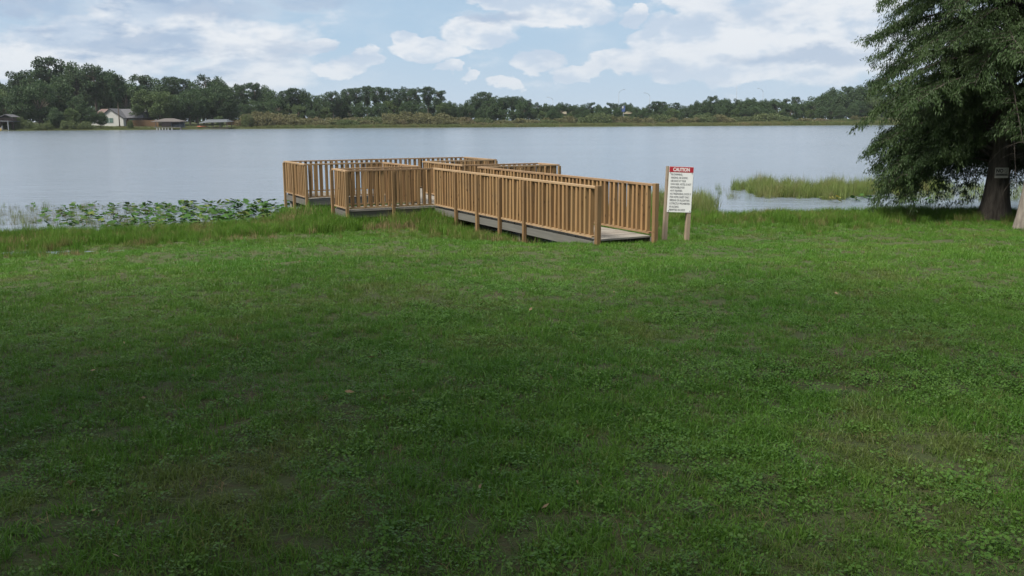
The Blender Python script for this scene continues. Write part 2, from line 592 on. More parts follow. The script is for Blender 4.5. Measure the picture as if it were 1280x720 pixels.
def water_mat():
    q = Mat('lake_water_surface')
    p = q.pos()
    a = q.noise(q.mapping(p, (0.55, 1.3, 1)), 1.1, 5, 0.6)
    b = q.noise(q.mapping(p, (1.0, 2.4, 1)), 3.4, 3, 0.55)
    big = q.noise(q.mapping(p, (0.03, 0.10, 1)), 0.6, 4, 0.6)
    h = q.math('ADD', a, q.math('MULTIPLY', b, 0.35))
    h = q.math('MULTIPLY', h, q.ss(big, 0.30, 0.70, 0.5, 1.2))
    q.color((0.130, 0.156, 0.190), 0.16, 0.5)  # pale base colour stands in for part of the sky's reflection
    q.b.inputs['IOR'].default_value = 1.333
    q.bump(h, 0.55, 0.18)
    return q.m


wx = axis_pts([(-2200, -100, 300), (-100, 100, 20), (100, 2200, 300)])
wy = axis_pts([(8, 100, 10), (100, 600, 100)])
WX, WY = np.meshgrid(wx, wy)
idx = np.arange(len(wx) * len(wy)).reshape(len(wy), len(wx))
qf = np.stack([idx[:-1, :-1], idx[:-1, 1:], idx[1:, 1:], idx[1:, :-1]], -1).reshape(-1, 4)
water = link(bpy.data.objects.new('water', np_mesh('water', np.stack([WX, WY, 0 * WX], -1).reshape(-1, 3), qf, water_mat(), True)))
tag(water, 'pale rippled lake water reflecting the cloudy sky', 'lake', kind='structure')

# ------------------------------------------------------------------ the dock
uN0, uN1, uW0, uW1 = 7.95, 9.05, 11.97, 14.37       # nook front / back, wing front / back
vL, vR, vLL, vRR = 0.0, 1.33, -2.40, 3.78
DECK, RAILTOP = 0.50, 1.52
dock = empty('fishing_dock', (UA[0], UA[1], 0.0), TH)
tag(dock, 'wooden fishing dock with slatted railings reaching from the lawn over the lake', 'dock')


def dock_world(v, u):
    c, s = math.cos(TH), math.sin(TH)
    return UA[0] + v * c - u * s, UA[1] + v * s + u * c


def dock_xspan(u):
    if uN0 <= u <= uN1 or uW0 <= u <= uW1: return vLL, vRR
    return vL, vR


# planks, one mesh per length, each plank an object
pl_w, gap = 0.138, 0.008
plank_mesh = {}
u = 0.02
while u + pl_w < uW1 + 0.05:
    a, b = dock_xspan(u + pl_w / 2)
    key = round(b - a, 2)
    if key not in plank_mesh:
        h = (b - a) / 2 - 0.02
        plank_mesh[key] = MB().cbox(-h, h, -pl_w / 2, pl_w / 2, -0.032, 0, 0.004).mesh('plank', M['deck'])
    o = bpy.data.objects.new('plank', plank_mesh[key])
    o.location = ((a + b) / 2 + random.uniform(-.008, .008), u + pl_w / 2, DECK + random.uniform(-0.004, 0.003))
    o.rotation_euler = (random.uniform(-.006, .006), random.uniform(-.002, .002), random.uniform(-.002, .002))
    link(o, dock)
    u += pl_w + gap

# outline of the deck, walked with the inside on the right hand
RUN = [(vL, 0), (vL, uN0), (vLL, uN0), (vLL, uN1), (vL, uN1), (vL, uW0), (vLL, uW0), (vLL, uW1),
       (vRR, uW1), (vRR, uW0), (vR, uW0), (vR, uN1), (vRR, uN1), (vRR, uN0), (vR, uN0), (vR, 0)]
bal_mesh = []
for i in range(4):
    w, t = 0.067 + random.uniform(-.005, .004), 0.086
    bal_mesh.append(MB().cbox(-w / 2, w / 2, -t / 2, t / 2, 0.575, 1.479, 0.003).mesh('baluster', M['rail_v']))
nbal = 0
for i in range(len(RUN) - 1):
    (x0, y0), (x1, y1) = RUN[i], RUN[i + 1]
    L = math.hypot(x1 - x0, y1 - y0)
    ang = math.atan2(y1 - y0, x1 - x0)
    # cap rail, bottom rail, rim joist: butted at the corners
    e = 0.046
    def lin(name, mat, half, z0, z1, ext0, ext1, off=0.0):
        o = MB().cbox(-ext0, L + ext1, off - half, off + half, z0, z1, 0.004).build(name, mat, dock)
        o.location = (x0, y0, 0)
        o.rotation_euler = (0, 0, ang)
        return o
    # turn at each end decides which rail runs through
    thru = (i % 2 == 0)
    lin('top_rail', M['rail_x'], 0.050, RAILTOP - 0.039, RAILTOP, *((0.050, 0.050) if thru else (-0.0505, -0.0505)))
    lin('bottom_rail', M['rail_x'], 0.045, 0.535, 0.573, *((-0.047, -0.047)))
    lin('rim_joist', M['joist'], 0.019, 0.305, DECK - 0.034, *((0.019, 0.019) if thru else (-0.0195, -0.0195)))
    n = max(2, round((L - 0.10) / 0.168))
    st = (L - 0.10) / n
    for k in range(n):
        s = 0.05 + st * (k + 0.5)
        o = bpy.data.objects.new('baluster', bal_mesh[nbal % 4])
        o.location = (x0 + math.cos(ang) * s, y0 + math.sin(ang) * s, random.uniform(-0.003, 0.0))
        o.rotation_euler = (random.uniform(-.012, .012), random.uniform(-.009, .009), ang + random.uniform(-.05, .05))
        link(o, dock)
        nbal += 1

# posts: square, on the outside of the rails, down into the ground or lake bed
post_mesh = MB().cbox(-0.039, 0.039, -0.039, 0.039, -1.0, RAILTOP - 0.0405, 0.006).mesh('post', M['post'])
tall_mesh = MB().cbox(-0.0475, 0.0475, -0.0475, 0.0475, -1.0, RAILTOP + 0.012, 0.006).mesh('post', M['post'])
OUT = 0.060
posts = []
for u in (2.75, 3.95, 5.15, 6.40): posts += [(vL - OUT, u), (vR + OUT, u)]
for u in (10.0, 11.0): posts += [(vL - OUT, u), (vR + OUT, u)]
posts += [(vLL - OUT + .03, uN0 - OUT), (-1.18, uN0 - OUT), (vLL - OUT, uN1 + 0.02), (-1.18, uN1 + OUT)]
posts += [(vRR + OUT - .03, uN0 - OUT), (2.6, uN0 - OUT), (vRR + OUT, uN1 + 0.02), (2.6, uN1 + OUT)]
posts += [(vLL - OUT + .05, uW0 - OUT), (-1.18, uW0 - OUT), (vLL - OUT, 13.2), (vLL - OUT + .02, uW1 + OUT - .03)]
posts += [(vRR + OUT - .05, uW0 - OUT), (2.6, uW0 - OUT), (vRR + OUT, 13.2), (vRR + OUT - .02, uW1 + OUT - .03)]
for v in (-0.9, 0.65, 2.2): posts.append((v, uW1 + OUT))
for (v, u) in posts:
    o = bpy.data.objects.new('post', post_mesh)
    o.location = (v, u, random.uniform(-0.02, 0))
    o.rotation_euler = (random.uniform(-.006, .006), random.uniform(-.006, .006), random.uniform(-.03, .03))
    link(o, dock)
for (v, u) in ((vL, -0.10), (vR, -0.10)):
    o = bpy.data.objects.new('post', tall_mesh)
    o.location = (v, u, 0)
    link(o, dock)
# grey pilings and cross beams under the deck
pil = MB().tube([(0, 0, -1.4), (0, 0, 0.26)], [0.085, 0.08], 10).mesh('piling', M['piling'], True)
for (v, u) in ((vLL + .12, uW0 + .25), (vLL + .12, uW1 - .2), (vLL + .12, 13.2), (-1.0, uW0 + .3), (-1.0, uW1 - .2), (.2, uW1 - .2), (1.1, uW1 - .2), (2.4, uW0 + .3), (2.4, uW1 - .2),
               (vRR - .12, uW0 + .25), (vRR - .12, uW1 - .2), (.15, 10.5), (1.2, 10.5), (vLL + .15, 8.5), (vRR - .15, 8.5), (.15, 8.5), (1.2, 8.5), (.15, 5.6), (1.2, 5.6), (.15, 3.3), (1.2, 3.3)):
    o = bpy.data.objects.new('piling', pil)
    o.location = (v, u, 0)
    link(o, dock)
for (u, a, b) in ((uW0 + .3, vLL, vRR), (uW1 - .25, vLL, vRR), (8.5, vLL, vRR), (10.5, vL, vR), (5.6, vL, vR), (3.3, vL, vR)):
    MB().box(a + .05, b - .05, u - .14, u - .095, 0.10, 0.28).build('cross_beam', M['joist'], dock)
for u_ in (0.33, 0.67):
    MB().box(vL + (vR - vL) * u_ - .02, vL + (vR - vL) * u_ + .02, 0.1, uW1 - .1, 0.285, DECK - 0.045).build('stringer', M['joist'], dock)

# ------------------------------------------------------------------ text


def text_mesh(name, body, size, mat, parent, loc, align='LEFT', width=None, bold=0.0):
    cu = bpy.data.curves.new(name, 'FONT')
    cu.body = body
    cu.size = size
    cu.align_x = align
    cu.offset = bold
    cu.fill_mode = 'FRONT'
    cu.extrude = 0.0006
    cu.resolution_u = 3
    tmp = bpy.data.objects.new(name, cu)
    COL.objects.link(tmp)
    dg = bpy.context.evaluated_depsgraph_get()
    me = bpy.data.meshes.new_from_object(tmp.evaluated_get(dg))
    bpy.data.objects.remove(tmp)
    if width:
        xs = [v.co.x for v in me.vertices]
        k = width / max(1e-6, max(xs) - min(xs))
        for v in me.vertices: v.co.x *= k
    me.materials.clear()
    me.materials.append(mat)
    o = bpy.data.objects.new(name, me)
    link(o, parent)
    o.location = loc
    o.rotation_euler = (math.pi / 2, 0, 0)
    return o


# CAUTION sign: local x right, local -y towards the reader, z up
g = at_z(847, 293, 0.43)
sy = 18.7
sx = (848.0 - 640) / F_PX * sy
SG = empty('caution_sign', (sx, sy, float(ground_z(sx, sy))), R(22))
SG.rotation_euler = (R(-2), R(2.8), R(12))
tag(SG, 'white caution sign with red header on two wooden posts beside the dock entrance', 'sign')
SW, SH, SB = 0.53, 0.93, 0.60
for s in (-1, 1):
    MB().cbox(s * (SW / 2 - 0.035) - 0.045 - (0.03 if s < 0 else 0), s * (SW / 2 - 0.035) + 0.045 - (0.03 if s < 0 else 0), 0.003, 0.092, -0.5, SB + SH - (0.0 if s < 0 else 0.2), 0.006).build('post', M['sign_post'], SG)
MB().cbox(-SW / 2, SW / 2, -0.004, 0.0015, SB, SB + SH).build('board', M['sign_white'], SG)
hd = MB().box(-SW / 2 + .003, SW / 2 - .003, -0.0065, -0.0045, SB + SH - 0.115, SB + SH - 0.004).build('header', M['sign_red'], SG)
o = text_mesh('lettering', 'CAUTION', 0.10, M['sign_white'], hd, (0, -0.0075, SB + SH - 0.094), 'CENTER', 0.36, 0.003)
lines = ['NO SWIMMING,', 'WADING, OR DIVING.', 'USE DOCK AT YOUR', 'OWN RISK. HOTEL IS NOT', 'RESPONSIBLE FOR', 'ANY INJURIES.',
         'NO TRESPASSING, DOCK IS', 'FOR HOTEL GUEST ONLY.', 'FEEDING OF ALLIGATORS', 'IS STRICTLY PROHIBITED.', 'NO ALCOHOL', 'PERMITTED ON DOCK']
zz = SB + SH - 0.18
for k, t in enumerate(lines):
    text_mesh('lettering', t, 0.056, M['ink'], SG, (-SW / 2 + 0.045, -0.0055, zz - k * 0.0655), 'LEFT', min(0.45, 0.0205 * len(t)), 0.0)
bolt = MB().tube([(0, 0.0, 0), (0, -0.008, 0)], [0.009, 0.009], 8).mesh('bolt', M['metal'])
for s in (-1, 1):
    for z in (SB + 0.03, SB + SH - 0.13):
        o = bpy.data.objects.new('bolt', bolt)
        o.location = (s * (SW / 2 - 0.03), -0.003, z)
        link(o, SG)

# ------------------------------------------------------------------ leaf builders


def unit(v): return v / np.maximum(np.linalg.norm(v, axis=-1, keepdims=True), 1e-9)


def leaves(c, d, L, W, rng, droop=0.0):
    """diamond leaves: centre base c (n,3), direction d, length L, width W"""
    n = len(c)
    d = unit(d)
    s = unit(np.cross(d, unit(rng.normal(size=(n, 3)))))
    L = np.broadcast_to(L, (n,))[:, None]; W = np.broadcast_to(W, (n,))[:, None]
    a = c
    b = c + d * L * 0.5 + s * W * 0.5
    e = c + d * L
    if droop: e = e - np.array([0, 0, 1.0]) * L * droop
    f = c + d * L * 0.5 - s * W * 0.5
    v = np.stack([a, b, e, f], 1).reshape(-1, 3)
    return v, np.arange(4 * n).reshape(n, 4)


def clump_crown(rng, clumps, per, leaf, flat=0.75):
    """clumps: list of (x,y,z,r); leaves in a shell of each clump"""
    cs, ds = [], []
    for (x, y, z, r) in clumps:
        k = max(12, int(per * (r ** 2)))
        dd = unit(rng.normal(size=(k, 3)))
        rr = r * (0.35 + 0.65 * rng.random((k, 1)) ** 0.6)
        p = dd * rr * np.array([1, 1, flat]) + np.array([x, y, z])
        cs.append(p)
        ds.append(dd + rng.normal(size=(k, 3)) * 0.8 + np.array([0, 0, 0.1]))
    c = np.concatenate(cs); d = np.concatenate(ds)
    L = leaf * rng.uniform(0.7, 1.4, len(c))
    return leaves(c, d, L, L * 0.62, rng)


# ------------------------------------------------------------------ near cypress
TX, TY = 13.05, 24.6
TZ = float(ground_z(TX, TY))


def build_cypress():
    rng = np.random.default_rng(21)
    root = empty('bald_cypress', (TX, TY, TZ))
    tag(root, 'large feathery cypress tree with flared dark trunk and drooping branches at the water', 'tree')
    # trunk with a fluted, flared foot
    n = 28
    H = 13.0
    zs = [-0.35, 0.0, 0.15, 0.35, 0.6, 0.9, 1.3, 1.8, 2.6, 4, 6, 8, 10, 11.6, H]
    vs, fs = [], []
    for z in zs:
        r0 = 0.285 * max(0.08, 1 - z / (H * 1.04)) + 0.15 * math.exp(-max(z, 0) / 0.55)
        flute = 0.20 * math.exp(-max(z, 0) / 0.7)
        for j in range(n):
            t = 2 * math.pi * j / n
            r = r0 * (1 + flute * (0.6 * math.cos(5 * t + 0.7) + 0.4 * math.cos(9 * t + 2)))
            vs.append((r * math.cos(t) + 0.012 * z * math.sin(z * .7), r * math.sin(t), z))
    for i in range(len(zs) - 1):
        for j in range(n):
            k = (j + 1) % n
            fs.append((i * n + j, i * n + k, (i + 1) * n + k, (i + 1) * n + j))
    fs.append(tuple(range((len(zs) - 1) * n, len(zs) * n)))
    MB().add(vs, fs).build('trunk', M['bark_cyp'], root, True)
    LB = MB()
    C, D, LL, WW = [], [], [], []
    nl = 190
    for i in range(nl + 46):
        low = i >= nl
        f = (i + 0.5) / nl if not low else rng.random() * 0.1
        z0 = 1.5 + (H - 1.9) * f ** 1.45
        az = i * 2.39996 + rng.uniform(-.35, .35)
        # reach of the branch at this height
        reach = 0.95 * np.interp(z0, [1.5, 2.2, 3.2, 4.5, 6.0, 9.0, 13.0], [2.9, 3.25, 3.6, 3.8, 3.65, 2.6, 0.35]) * rng.uniform(0.78, 1.08)
        rise = rng.uniform(0.12, 0.34) * reach
        drop = rng.uniform(0.22, 0.50) * reach * (1.0 if z0 < 5 else 0.8)
        if z0 < 3.2: drop = rng.uniform(0.30, 0.62) * z0 + 0.1
        if low:
            z0 = rng.uniform(1.7, 3.4); reach = rng.uniform(2.0, 3.2); rise = rng.uniform(.1, .35) * reach; drop = z0 + rise - rng.uniform(.25, 1.1)
        if z0 < 2.9:   # low boughs are pruned over the path side of the trunk
            dv = (az - math.atan2(-TY, -TX) + math.pi) % (2 * math.pi) - math.pi
            if abs(dv) < 1.05: az += math.copysign(1.25 - abs(dv), dv)
        m = 9
        pts = []
        side = rng.uniform(-0.25, 0.25)
        for k in range(m):
            t = k / (m - 1)
            r = reach * t
            pts.append(Vector((math.cos(az + side * t * t) * r, math.sin(az + side * t * t) * r, z0 + rise * math.sin(min(1, t * 1.6) * math.pi / 2) - drop * t ** 2.2)))
        LB.tube(pts, [max(0.006, 0.045 * (1 - 0.93 * k / (m - 1)) * (0.6 + reach / 6)) for k in range(m)], 5, False)
        # side twigs
        nt = int(11 + reach * 8.0)
        for q in range(nt):
            t = 0.16 + 0.84 * (q + rng.random()) / nt
            kk = min(m - 2, int(t * (m - 1)))
            ff = t * (m - 1) - kk
            p = np.array(pts[kk].lerp(pts[kk + 1], ff))
            a = az + (1 if q % 2 else -1) * rng.uniform(0.4, 1.35)
            tl = rng.uniform(0.35, 0.95) * (0.55 + 0.45 * math.sin(math.pi * min(1, t * 0.9 + .1)))
            dz = rng.uniform(-0.75, 0.05)
            mm = 5
            tp = [p]
            for k in range(1, mm):
                s = k / (mm - 1)
                tp.append(p + np.array([math.cos(a) * tl * s, math.sin(a) * tl * s, dz * tl * s * s - 0.10 * s * s]))
            if q % 2 == 0:
                LB.tube([Vector(w) for w in tp], [0.009, 0.008, 0.006, 0.005, 0.003], 3, False)
            # feathery sprays along the twig
            nsp = int(tl * 125) + 14
            ss_ = rng.random(nsp) ** 0.8
            ii = np.minimum((ss_ * (mm - 1)).astype(int), mm - 2)
            fr = (ss_ * (mm - 1) - ii)[:, None]
            tpa = np.array(tp)
            base = tpa[ii] * (1 - fr) + tpa[ii + 1] * fr
            ax = unit((tpa[-1] - tpa[0])[None, :])
            dirs = ax * 0.7 + rng.normal(size=(nsp, 3)) * 0.55 + np.array([0, 0, -0.75])
            C.append(base + rng.normal(size=(nsp, 3)) * np.array([.055, .055, .045]))
            D.append(dirs)
            LL.append(rng.uniform(0.05, 0.115, nsp))
            WW.append(rng.uniform(0.016, 0.030, nsp))
    LB.build('branches', M['bark_cyp'], root, True)
    C = np.concatenate(C); D = np.concatenate(D); LL = np.concatenate(LL); WW = np.concatenate(WW)
    keep = C[:, 2] > 0.12
    tc = np.array([-TX, -TY]) / math.hypot(TX, TY)
    along = C[:, 0] * tc[0] + C[:, 1] * tc[1]
    side_d = np.abs(-C[:, 0] * tc[1] + C[:, 1] * tc[0])
    keep &= ~((along > 0.1) & (side_d < 0.62) & (C[:, 2] < 1.95 + 0.1 * along))
    v, f = leaves(C[keep], D[keep], LL[keep], WW[keep], rng, 0.25)
    link(bpy.data.objects.new('crown', np_mesh('crown', v, f, M['cypress'])), root)
    return len(f)


build_cypress()

# notice nailed to the trunk
NB = empty('notice_board', (TX - 0.03, TY - 0.385, at_y(1252, 216, TY - 0.38).z - 0.135), 0)
NB.location.x = at_y(1252, 216, TY - 0.38).x
tag(NB, 'small weathered notice reading NO nailed to the cypress trunk', 'sign')
MB().cbox(-0.18, 0.18, -0.004, 0.004, 0, 0.27).build('sheet', M['old_white'], NB)
MB().box(-0.165, 0.165, -0.0065, -0.0045, 0.055, 0.115).build('word_band', M['notice_band'], NB)
text_mesh('lettering', 'NO', 0.13, M['notice_ink'], NB, (-0.155, -0.0055, 0.145), 'LEFT', 0.19, 0.005)
text_mesh('lettering', 'SWIMMING', 0.06, M['notice_ink'], NB, (-0.14, -0.0075, 0.062), 'LEFT', 0.28, 0.002)
ring = MB()
pts = [(0.11 + 0.045 * math.cos(t), -0.0055, 0.19 + 0.045 * math.sin(t)) for t in [2 * math.pi * i / 20 for i in range(21)]]
ring.tube(pts, [0.006] * 21, 4, False)
ring.tube([(0.078, -0.0055, 0.222), (0.142, -0.0055, 0.158)], [0.006, 0.006], 4)
ring.build('barred_circle', M['notice_band'], NB)

# pale leaning trunk at the edge of the view, crown high above
pb = at_z(1274, 283, 0.17)
PT = empty('leaning_tree', (pb.x, pb.y, float(ground_z(pb.x, pb.y))))
tag(PT, 'pale grey leaning tree trunk standing in front of the dark cypress', 'tree')
tp = [(0, 0, -0.3), (0.01, 0, 0.0), (0.06, 0, 0.3), (0.14, 0, 0.9), (0.27, 0.02, 1.8), (0.45, 0.05, 3.0), (0.85, 0.05, 4.6), (1.25, 0, 6.2), (1.5, 0, 7.6)]
MB().tube(tp, [0.19, 0.165, 0.15, 0.14, 0.135, 0.125, 0.11, 0.085, 0.04], 14).build('trunk', M['bark_pale'], PT, True)
_r = np.random.default_rng(5)
lb = MB()
cl = []
for i in range(9):
    a = i * 2.4
    z = 4.9 + i * 0.33
    bx = np.interp(z, [3.0, 4.6, 6.2, 7.6], [0.45, 0.85, 1.25, 1.5])
    e = (bx + 0.5 + 1.2 * math.cos(a) * 0.8, 1.2 * math.sin(a), z + 1.0)
    lb.tube([(bx, 0, z), ((bx + e[0]) / 2, e[1] / 2, z + .65), e], [0.05, 0.035, 0.012], 5)
    cl.append((*e, 0.85))
    cl.append(((bx + e[0]) / 2, e[1] / 2, z + .85, 0.6))
lb.build('limbs', M['bark_pale'], PT, True)
v, f = clump_crown(_r, cl, 380, 0.15)
link(bpy.data.objects.new('crown', np_mesh('crown', v, f, M['light_leaf'])), PT)

# spreading oak overhead, behind and beside the viewer: it keeps the near lawn in shade


def build_oak():
    rng = np.random.default_rng(77)
    bx, by = -7.5, -3.5
    root = empty('spreading_oak', (bx, by, float(ground_z(bx, by))))
    tag(root, 'broad spreading oak whose canopy shades the near lawn', 'tree')
    T = MB()
    T.tube([(0, 0, -.4), (0, 0, 0), (0.03, 0, .5), (0.05, .05, 1.6), (0.1, .2, 3.2)], [0.85, 0.68, 0.52, 0.46, 0.42], 16)
    T.build('trunk', M['bark_far'], root, True)
    lb = MB()
    cl = []
    for i in range(26):
        a = R(-100 + i * 14.4 + rng.uniform(-5, 5))
        reach = rng.uniform(7, 11) + (6.5 * max(0, math.cos(a - R(48))) ** 1.5)
        pts = []
        for k in range(7):
            t = k / 6
            pts.append(Vector((0.1 + math.cos(a) * reach * t, .2 + math.sin(a) * reach * t, 3.0 + 4.2 * math.sin(t * math.pi * 0.60) * (1 + .16 * (i % 3)))))
        lb.tube(pts, [0.26 * (1 - .9 * k / 6) for k in range(7)], 6, False)
        for q in range(int(reach * 2.1)):
            t = 0.22 + 0.78 * rng.random()
            k = min(5, int(t * 6))
            p = pts[k].lerp(pts[k + 1], t * 6 - k)
            yy = p.y + by
            if rng.random() > np.interp(yy, [0, 6, 12], [1, .72, .16]): continue
            cl.append((p.x + rng.normal() * 1.1, p.y + rng.normal() * 1.1, p.z + rng.uniform(-.1, 1.5), rng.uniform(0.8, 1.35)))
    # keep the boughs above the view over the lake
    cl = [c for c in cl if (c[2] - c[3] * .75 + root.location.z) > EYE + 0.6 + 0.18 * max(0, c[1] + by + c[3])]
    lb.build('limbs', M['bark_far'], root, True)
    v, f = clump_crown(rng, cl, 33, 0.35)
    link(bpy.data.objects.new('crown', np_mesh('crown', v, f, M['oak_leaf'])), root)


build_oak()

# ------------------------------------------------------------------ scattered vegetation (stuff)


def blade_mesh(name, rng, n, spread, h0, h1, w, lean, mat, bend=0.5):
    """n curved blades; 3 levels, tapering to a point (5 verts, 3 tris)"""
    a = rng.uniform(0, 2 * np.pi, n)
    r = spread * np.sqrt(rng.random(n))
    b = np.stack([r * np.cos(a), r * np.sin(a), np.full(n, -0.012)], 1)
    h = rng.uniform(h0, h1, n)
    la = rng.uniform(0, 2 * np.pi, n)
    ld = np.stack([np.cos(la), np.sin(la), 0 * la], 1)
    l = (np.abs(rng.normal(0, 1, n)) * lean)[:, None]
    up = np.array([0, 0, 1.0])
    fa = rng.uniform(0, np.pi, n)
    s = np.stack([np.cos(fa), np.sin(fa), 0 * fa], 1) * (w * rng.uniform(0.7, 1.3, n))[:, None] * 0.5
    hh = h[:, None]
    mid = b + up * hh * 0.55 + ld * l * hh * 0.35
    tip = b + up * hh * np.clip(1.0 - bend * l, 0.35, 1) + ld * l * hh * 1.1
    v = np.stack([b - s, b + s, mid + s * 0.8, mid - s * 0.8, tip], 1).reshape(-1, 3)
    o = (np.arange(n) * 5)[:, None]
    f = np.concatenate([o + np.array([[0, 1, 2]]), o + np.array([[0, 2, 3]]), o + np.array([[3, 2, 4]])], 0)
    return np_mesh(name, v, f, mat)


def weed_mesh(name, rng, n, spread, mat):
    a = rng.uniform(0, 2 * np.pi, n)
    r = spread * np.sqrt(rng.random(n))
    c = np.stack([r * np.cos(a), r * np.sin(a), rng.uniform(0.012, 0.042, n)], 1)
    vs, fs = [], []
    for i in range(n):
        rad = rng.uniform(0.0045, 0.0085)
        nn = unit(np.array([[rng.normal() * .35, rng.normal() * .35, 1.0]]))[0]
        u = unit(np.cross(nn, [1, 0.2, 0])[None])[0]
        w = np.cross(nn, u)
        k = len(vs)
        for j in range(6):
            t = 2 * np.pi * j / 6 + a[i]
            rr = rad * (1.3 if j == 0 else 1.0)
            vs.append(c[i] + u * rr * np.cos(t) + w * rr * np.sin(t))
        fs.append(tuple(range(k, k + 6)))
    return np_mesh(name, np.array(vs), np.array(fs), mat)


def variants(name, meshes):
    c = bpy.data.collections.new(name)
    for i, me in enumerate(meshes):
        o = bpy.data.objects.new(f'{name}_{i:02d}', me)
        c.objects.link(o)
    return c


def scatter(name, P, rot, scl, vidx, coll, label, cat):
    me = bpy.data.meshes.new(name)
    n = len(P)
    me.vertices.add(n)
    me.vertices.foreach_set('co', np.asarray(P, dtype=np.float32).ravel())
    for an, ty, arr, key in (('rot', 'FLOAT_VECTOR', rot, 'vector'), ('scl', 'FLOAT_VECTOR', scl, 'vector'), ('vidx', 'INT', vidx, 'value')):
        at = me.attributes.new(an, ty, 'POINT')
        at.data.foreach_set(key, np.asarray(arr, dtype=np.int32 if ty == 'INT' else np.float32).ravel())
    o = link(bpy.data.objects.new(name, me))
    ng = bpy.data.node_groups.new(name + '_nodes', 'GeometryNodeTree')
    ng.interface.new_socket('Geometry', in_out='INPUT', socket_type='NodeSocketGeometry')
    ng.interface.new_socket('Geometry', in_out='OUTPUT', socket_type='NodeSocketGeometry')
    N, L = ng.nodes, ng.links
    gi, go = N.new('NodeGroupInput'), N.new('NodeGroupOutput')
    ip = N.new('GeometryNodeInstanceOnPoints')
    ci = N.new('GeometryNodeCollectionInfo')
    ci.inputs['Collection'].default_value = coll
    ci.inputs['Separate Children'].default_value = True
    ci.inputs['Reset Children'].default_value = True
    def na(nm, ty):
        q = N.new('GeometryNodeInputNamedAttribute')
        q.data_type = ty
        q.inputs['Name'].default_value = nm
        return q.outputs['Attribute']
    e2r = N.new('FunctionNodeEulerToRotation')
    L.new(na('rot', 'FLOAT_VECTOR'), e2r.inputs[0])
    L.new(gi.outputs[0], ip.inputs['Points'])
    L.new(ci.outputs[0], ip.inputs['Instance'])
    ip.inputs['Pick Instance'].default_value = True
    L.new(na('vidx', 'INT'), ip.inputs['Instance Index'])
    L.new(e2r.outputs[0], ip.inputs['Rotation'])
    L.new(na('scl', 'FLOAT_VECTOR'), ip.inputs['Scale'])
    L.new(ip.outputs[0], go.inputs[0])
    md = o.modifiers.new('scatter', 'NODES')
    md.node_group = ng
    tag(o, label, cat, kind='stuff')
    return o


def rots(rng, n, tilt=0.12):
    return np.stack([rng.normal(0, tilt, n), rng.normal(0, tilt, n), rng.uniform(0, 2 * np.pi, n)], 1)


def scl3(s, sz=None):
    sz = s if sz is None else sz
    return np.stack([s, s, sz], 1)


def sample_ground(rng, y0, y1, dens, margin=1.5):
    """random points on the lawn inside the (widened) view wedge between two depths"""
    half = 0.60 * y1 + margin
    n = int((y1 - y0) * 2 * half * dens)
    x = rng.uniform(-half, half, n); y = rng.uniform(y0, y1, n)
    k = np.abs(x) < 0.60 * y + margin
    return x[k], y[k]


# bare patches in the lawn
BARE = []
for (px, py, w, d, z) in ((362, 336, 0.6, 0.3, .45), (1035, 490, 0.22, 0.14, .85), (15, 598, 0.2, 0.1, .98), (45, 660, 0.18, 0.09, 1.0), (562, 700, 0.10, 0.06, 1.05),
                         (1230, 690, 0.22, 0.08, 1.05), (890, 395, .3, .15, .7), (255, 378, .3, .15, .6), (155, 380, .25, .12, .6), (340, 296, 1.6, 0.5, .1), (1130, 300, 1.3, .6, .3), (840, 590, .2, .1, .95), (300, 620, .2, .12, .95)):
    g = at_z(px, py, z)
    BARE.append((g.x, g.y, w, d))


def bare(x, y):
    b = np.zeros_like(x)
    for (a, c, w, d) in BARE + [(p[0], p[1], p[2] * .95, p[3] * 1.0) for p in PUD]:
        b = np.maximum(b, np.exp(-(((x - a) / w) ** 2 + ((y - c) / d) ** 2) ** 1.5))
    return b


def under_dock(x, y, mrg=0.0):
    c, s = math.cos(TH), math.sin(TH)
    dx, dy = x - UA[0], y - UA[1]
    v = dx * c + dy * s
    u = -dx * s + dy * c
    walk = (v > vL - mrg) & (v < vR + mrg) & (u > -0.05 - mrg) & (u < uW1 + mrg)
    wide = (v > vLL - mrg) & (v < vRR + mrg) & (((u > uN0 - mrg) & (u < uN1 + mrg)) | ((u > uW0 - mrg) & (u < uW1 + mrg)))
    return walk | wide


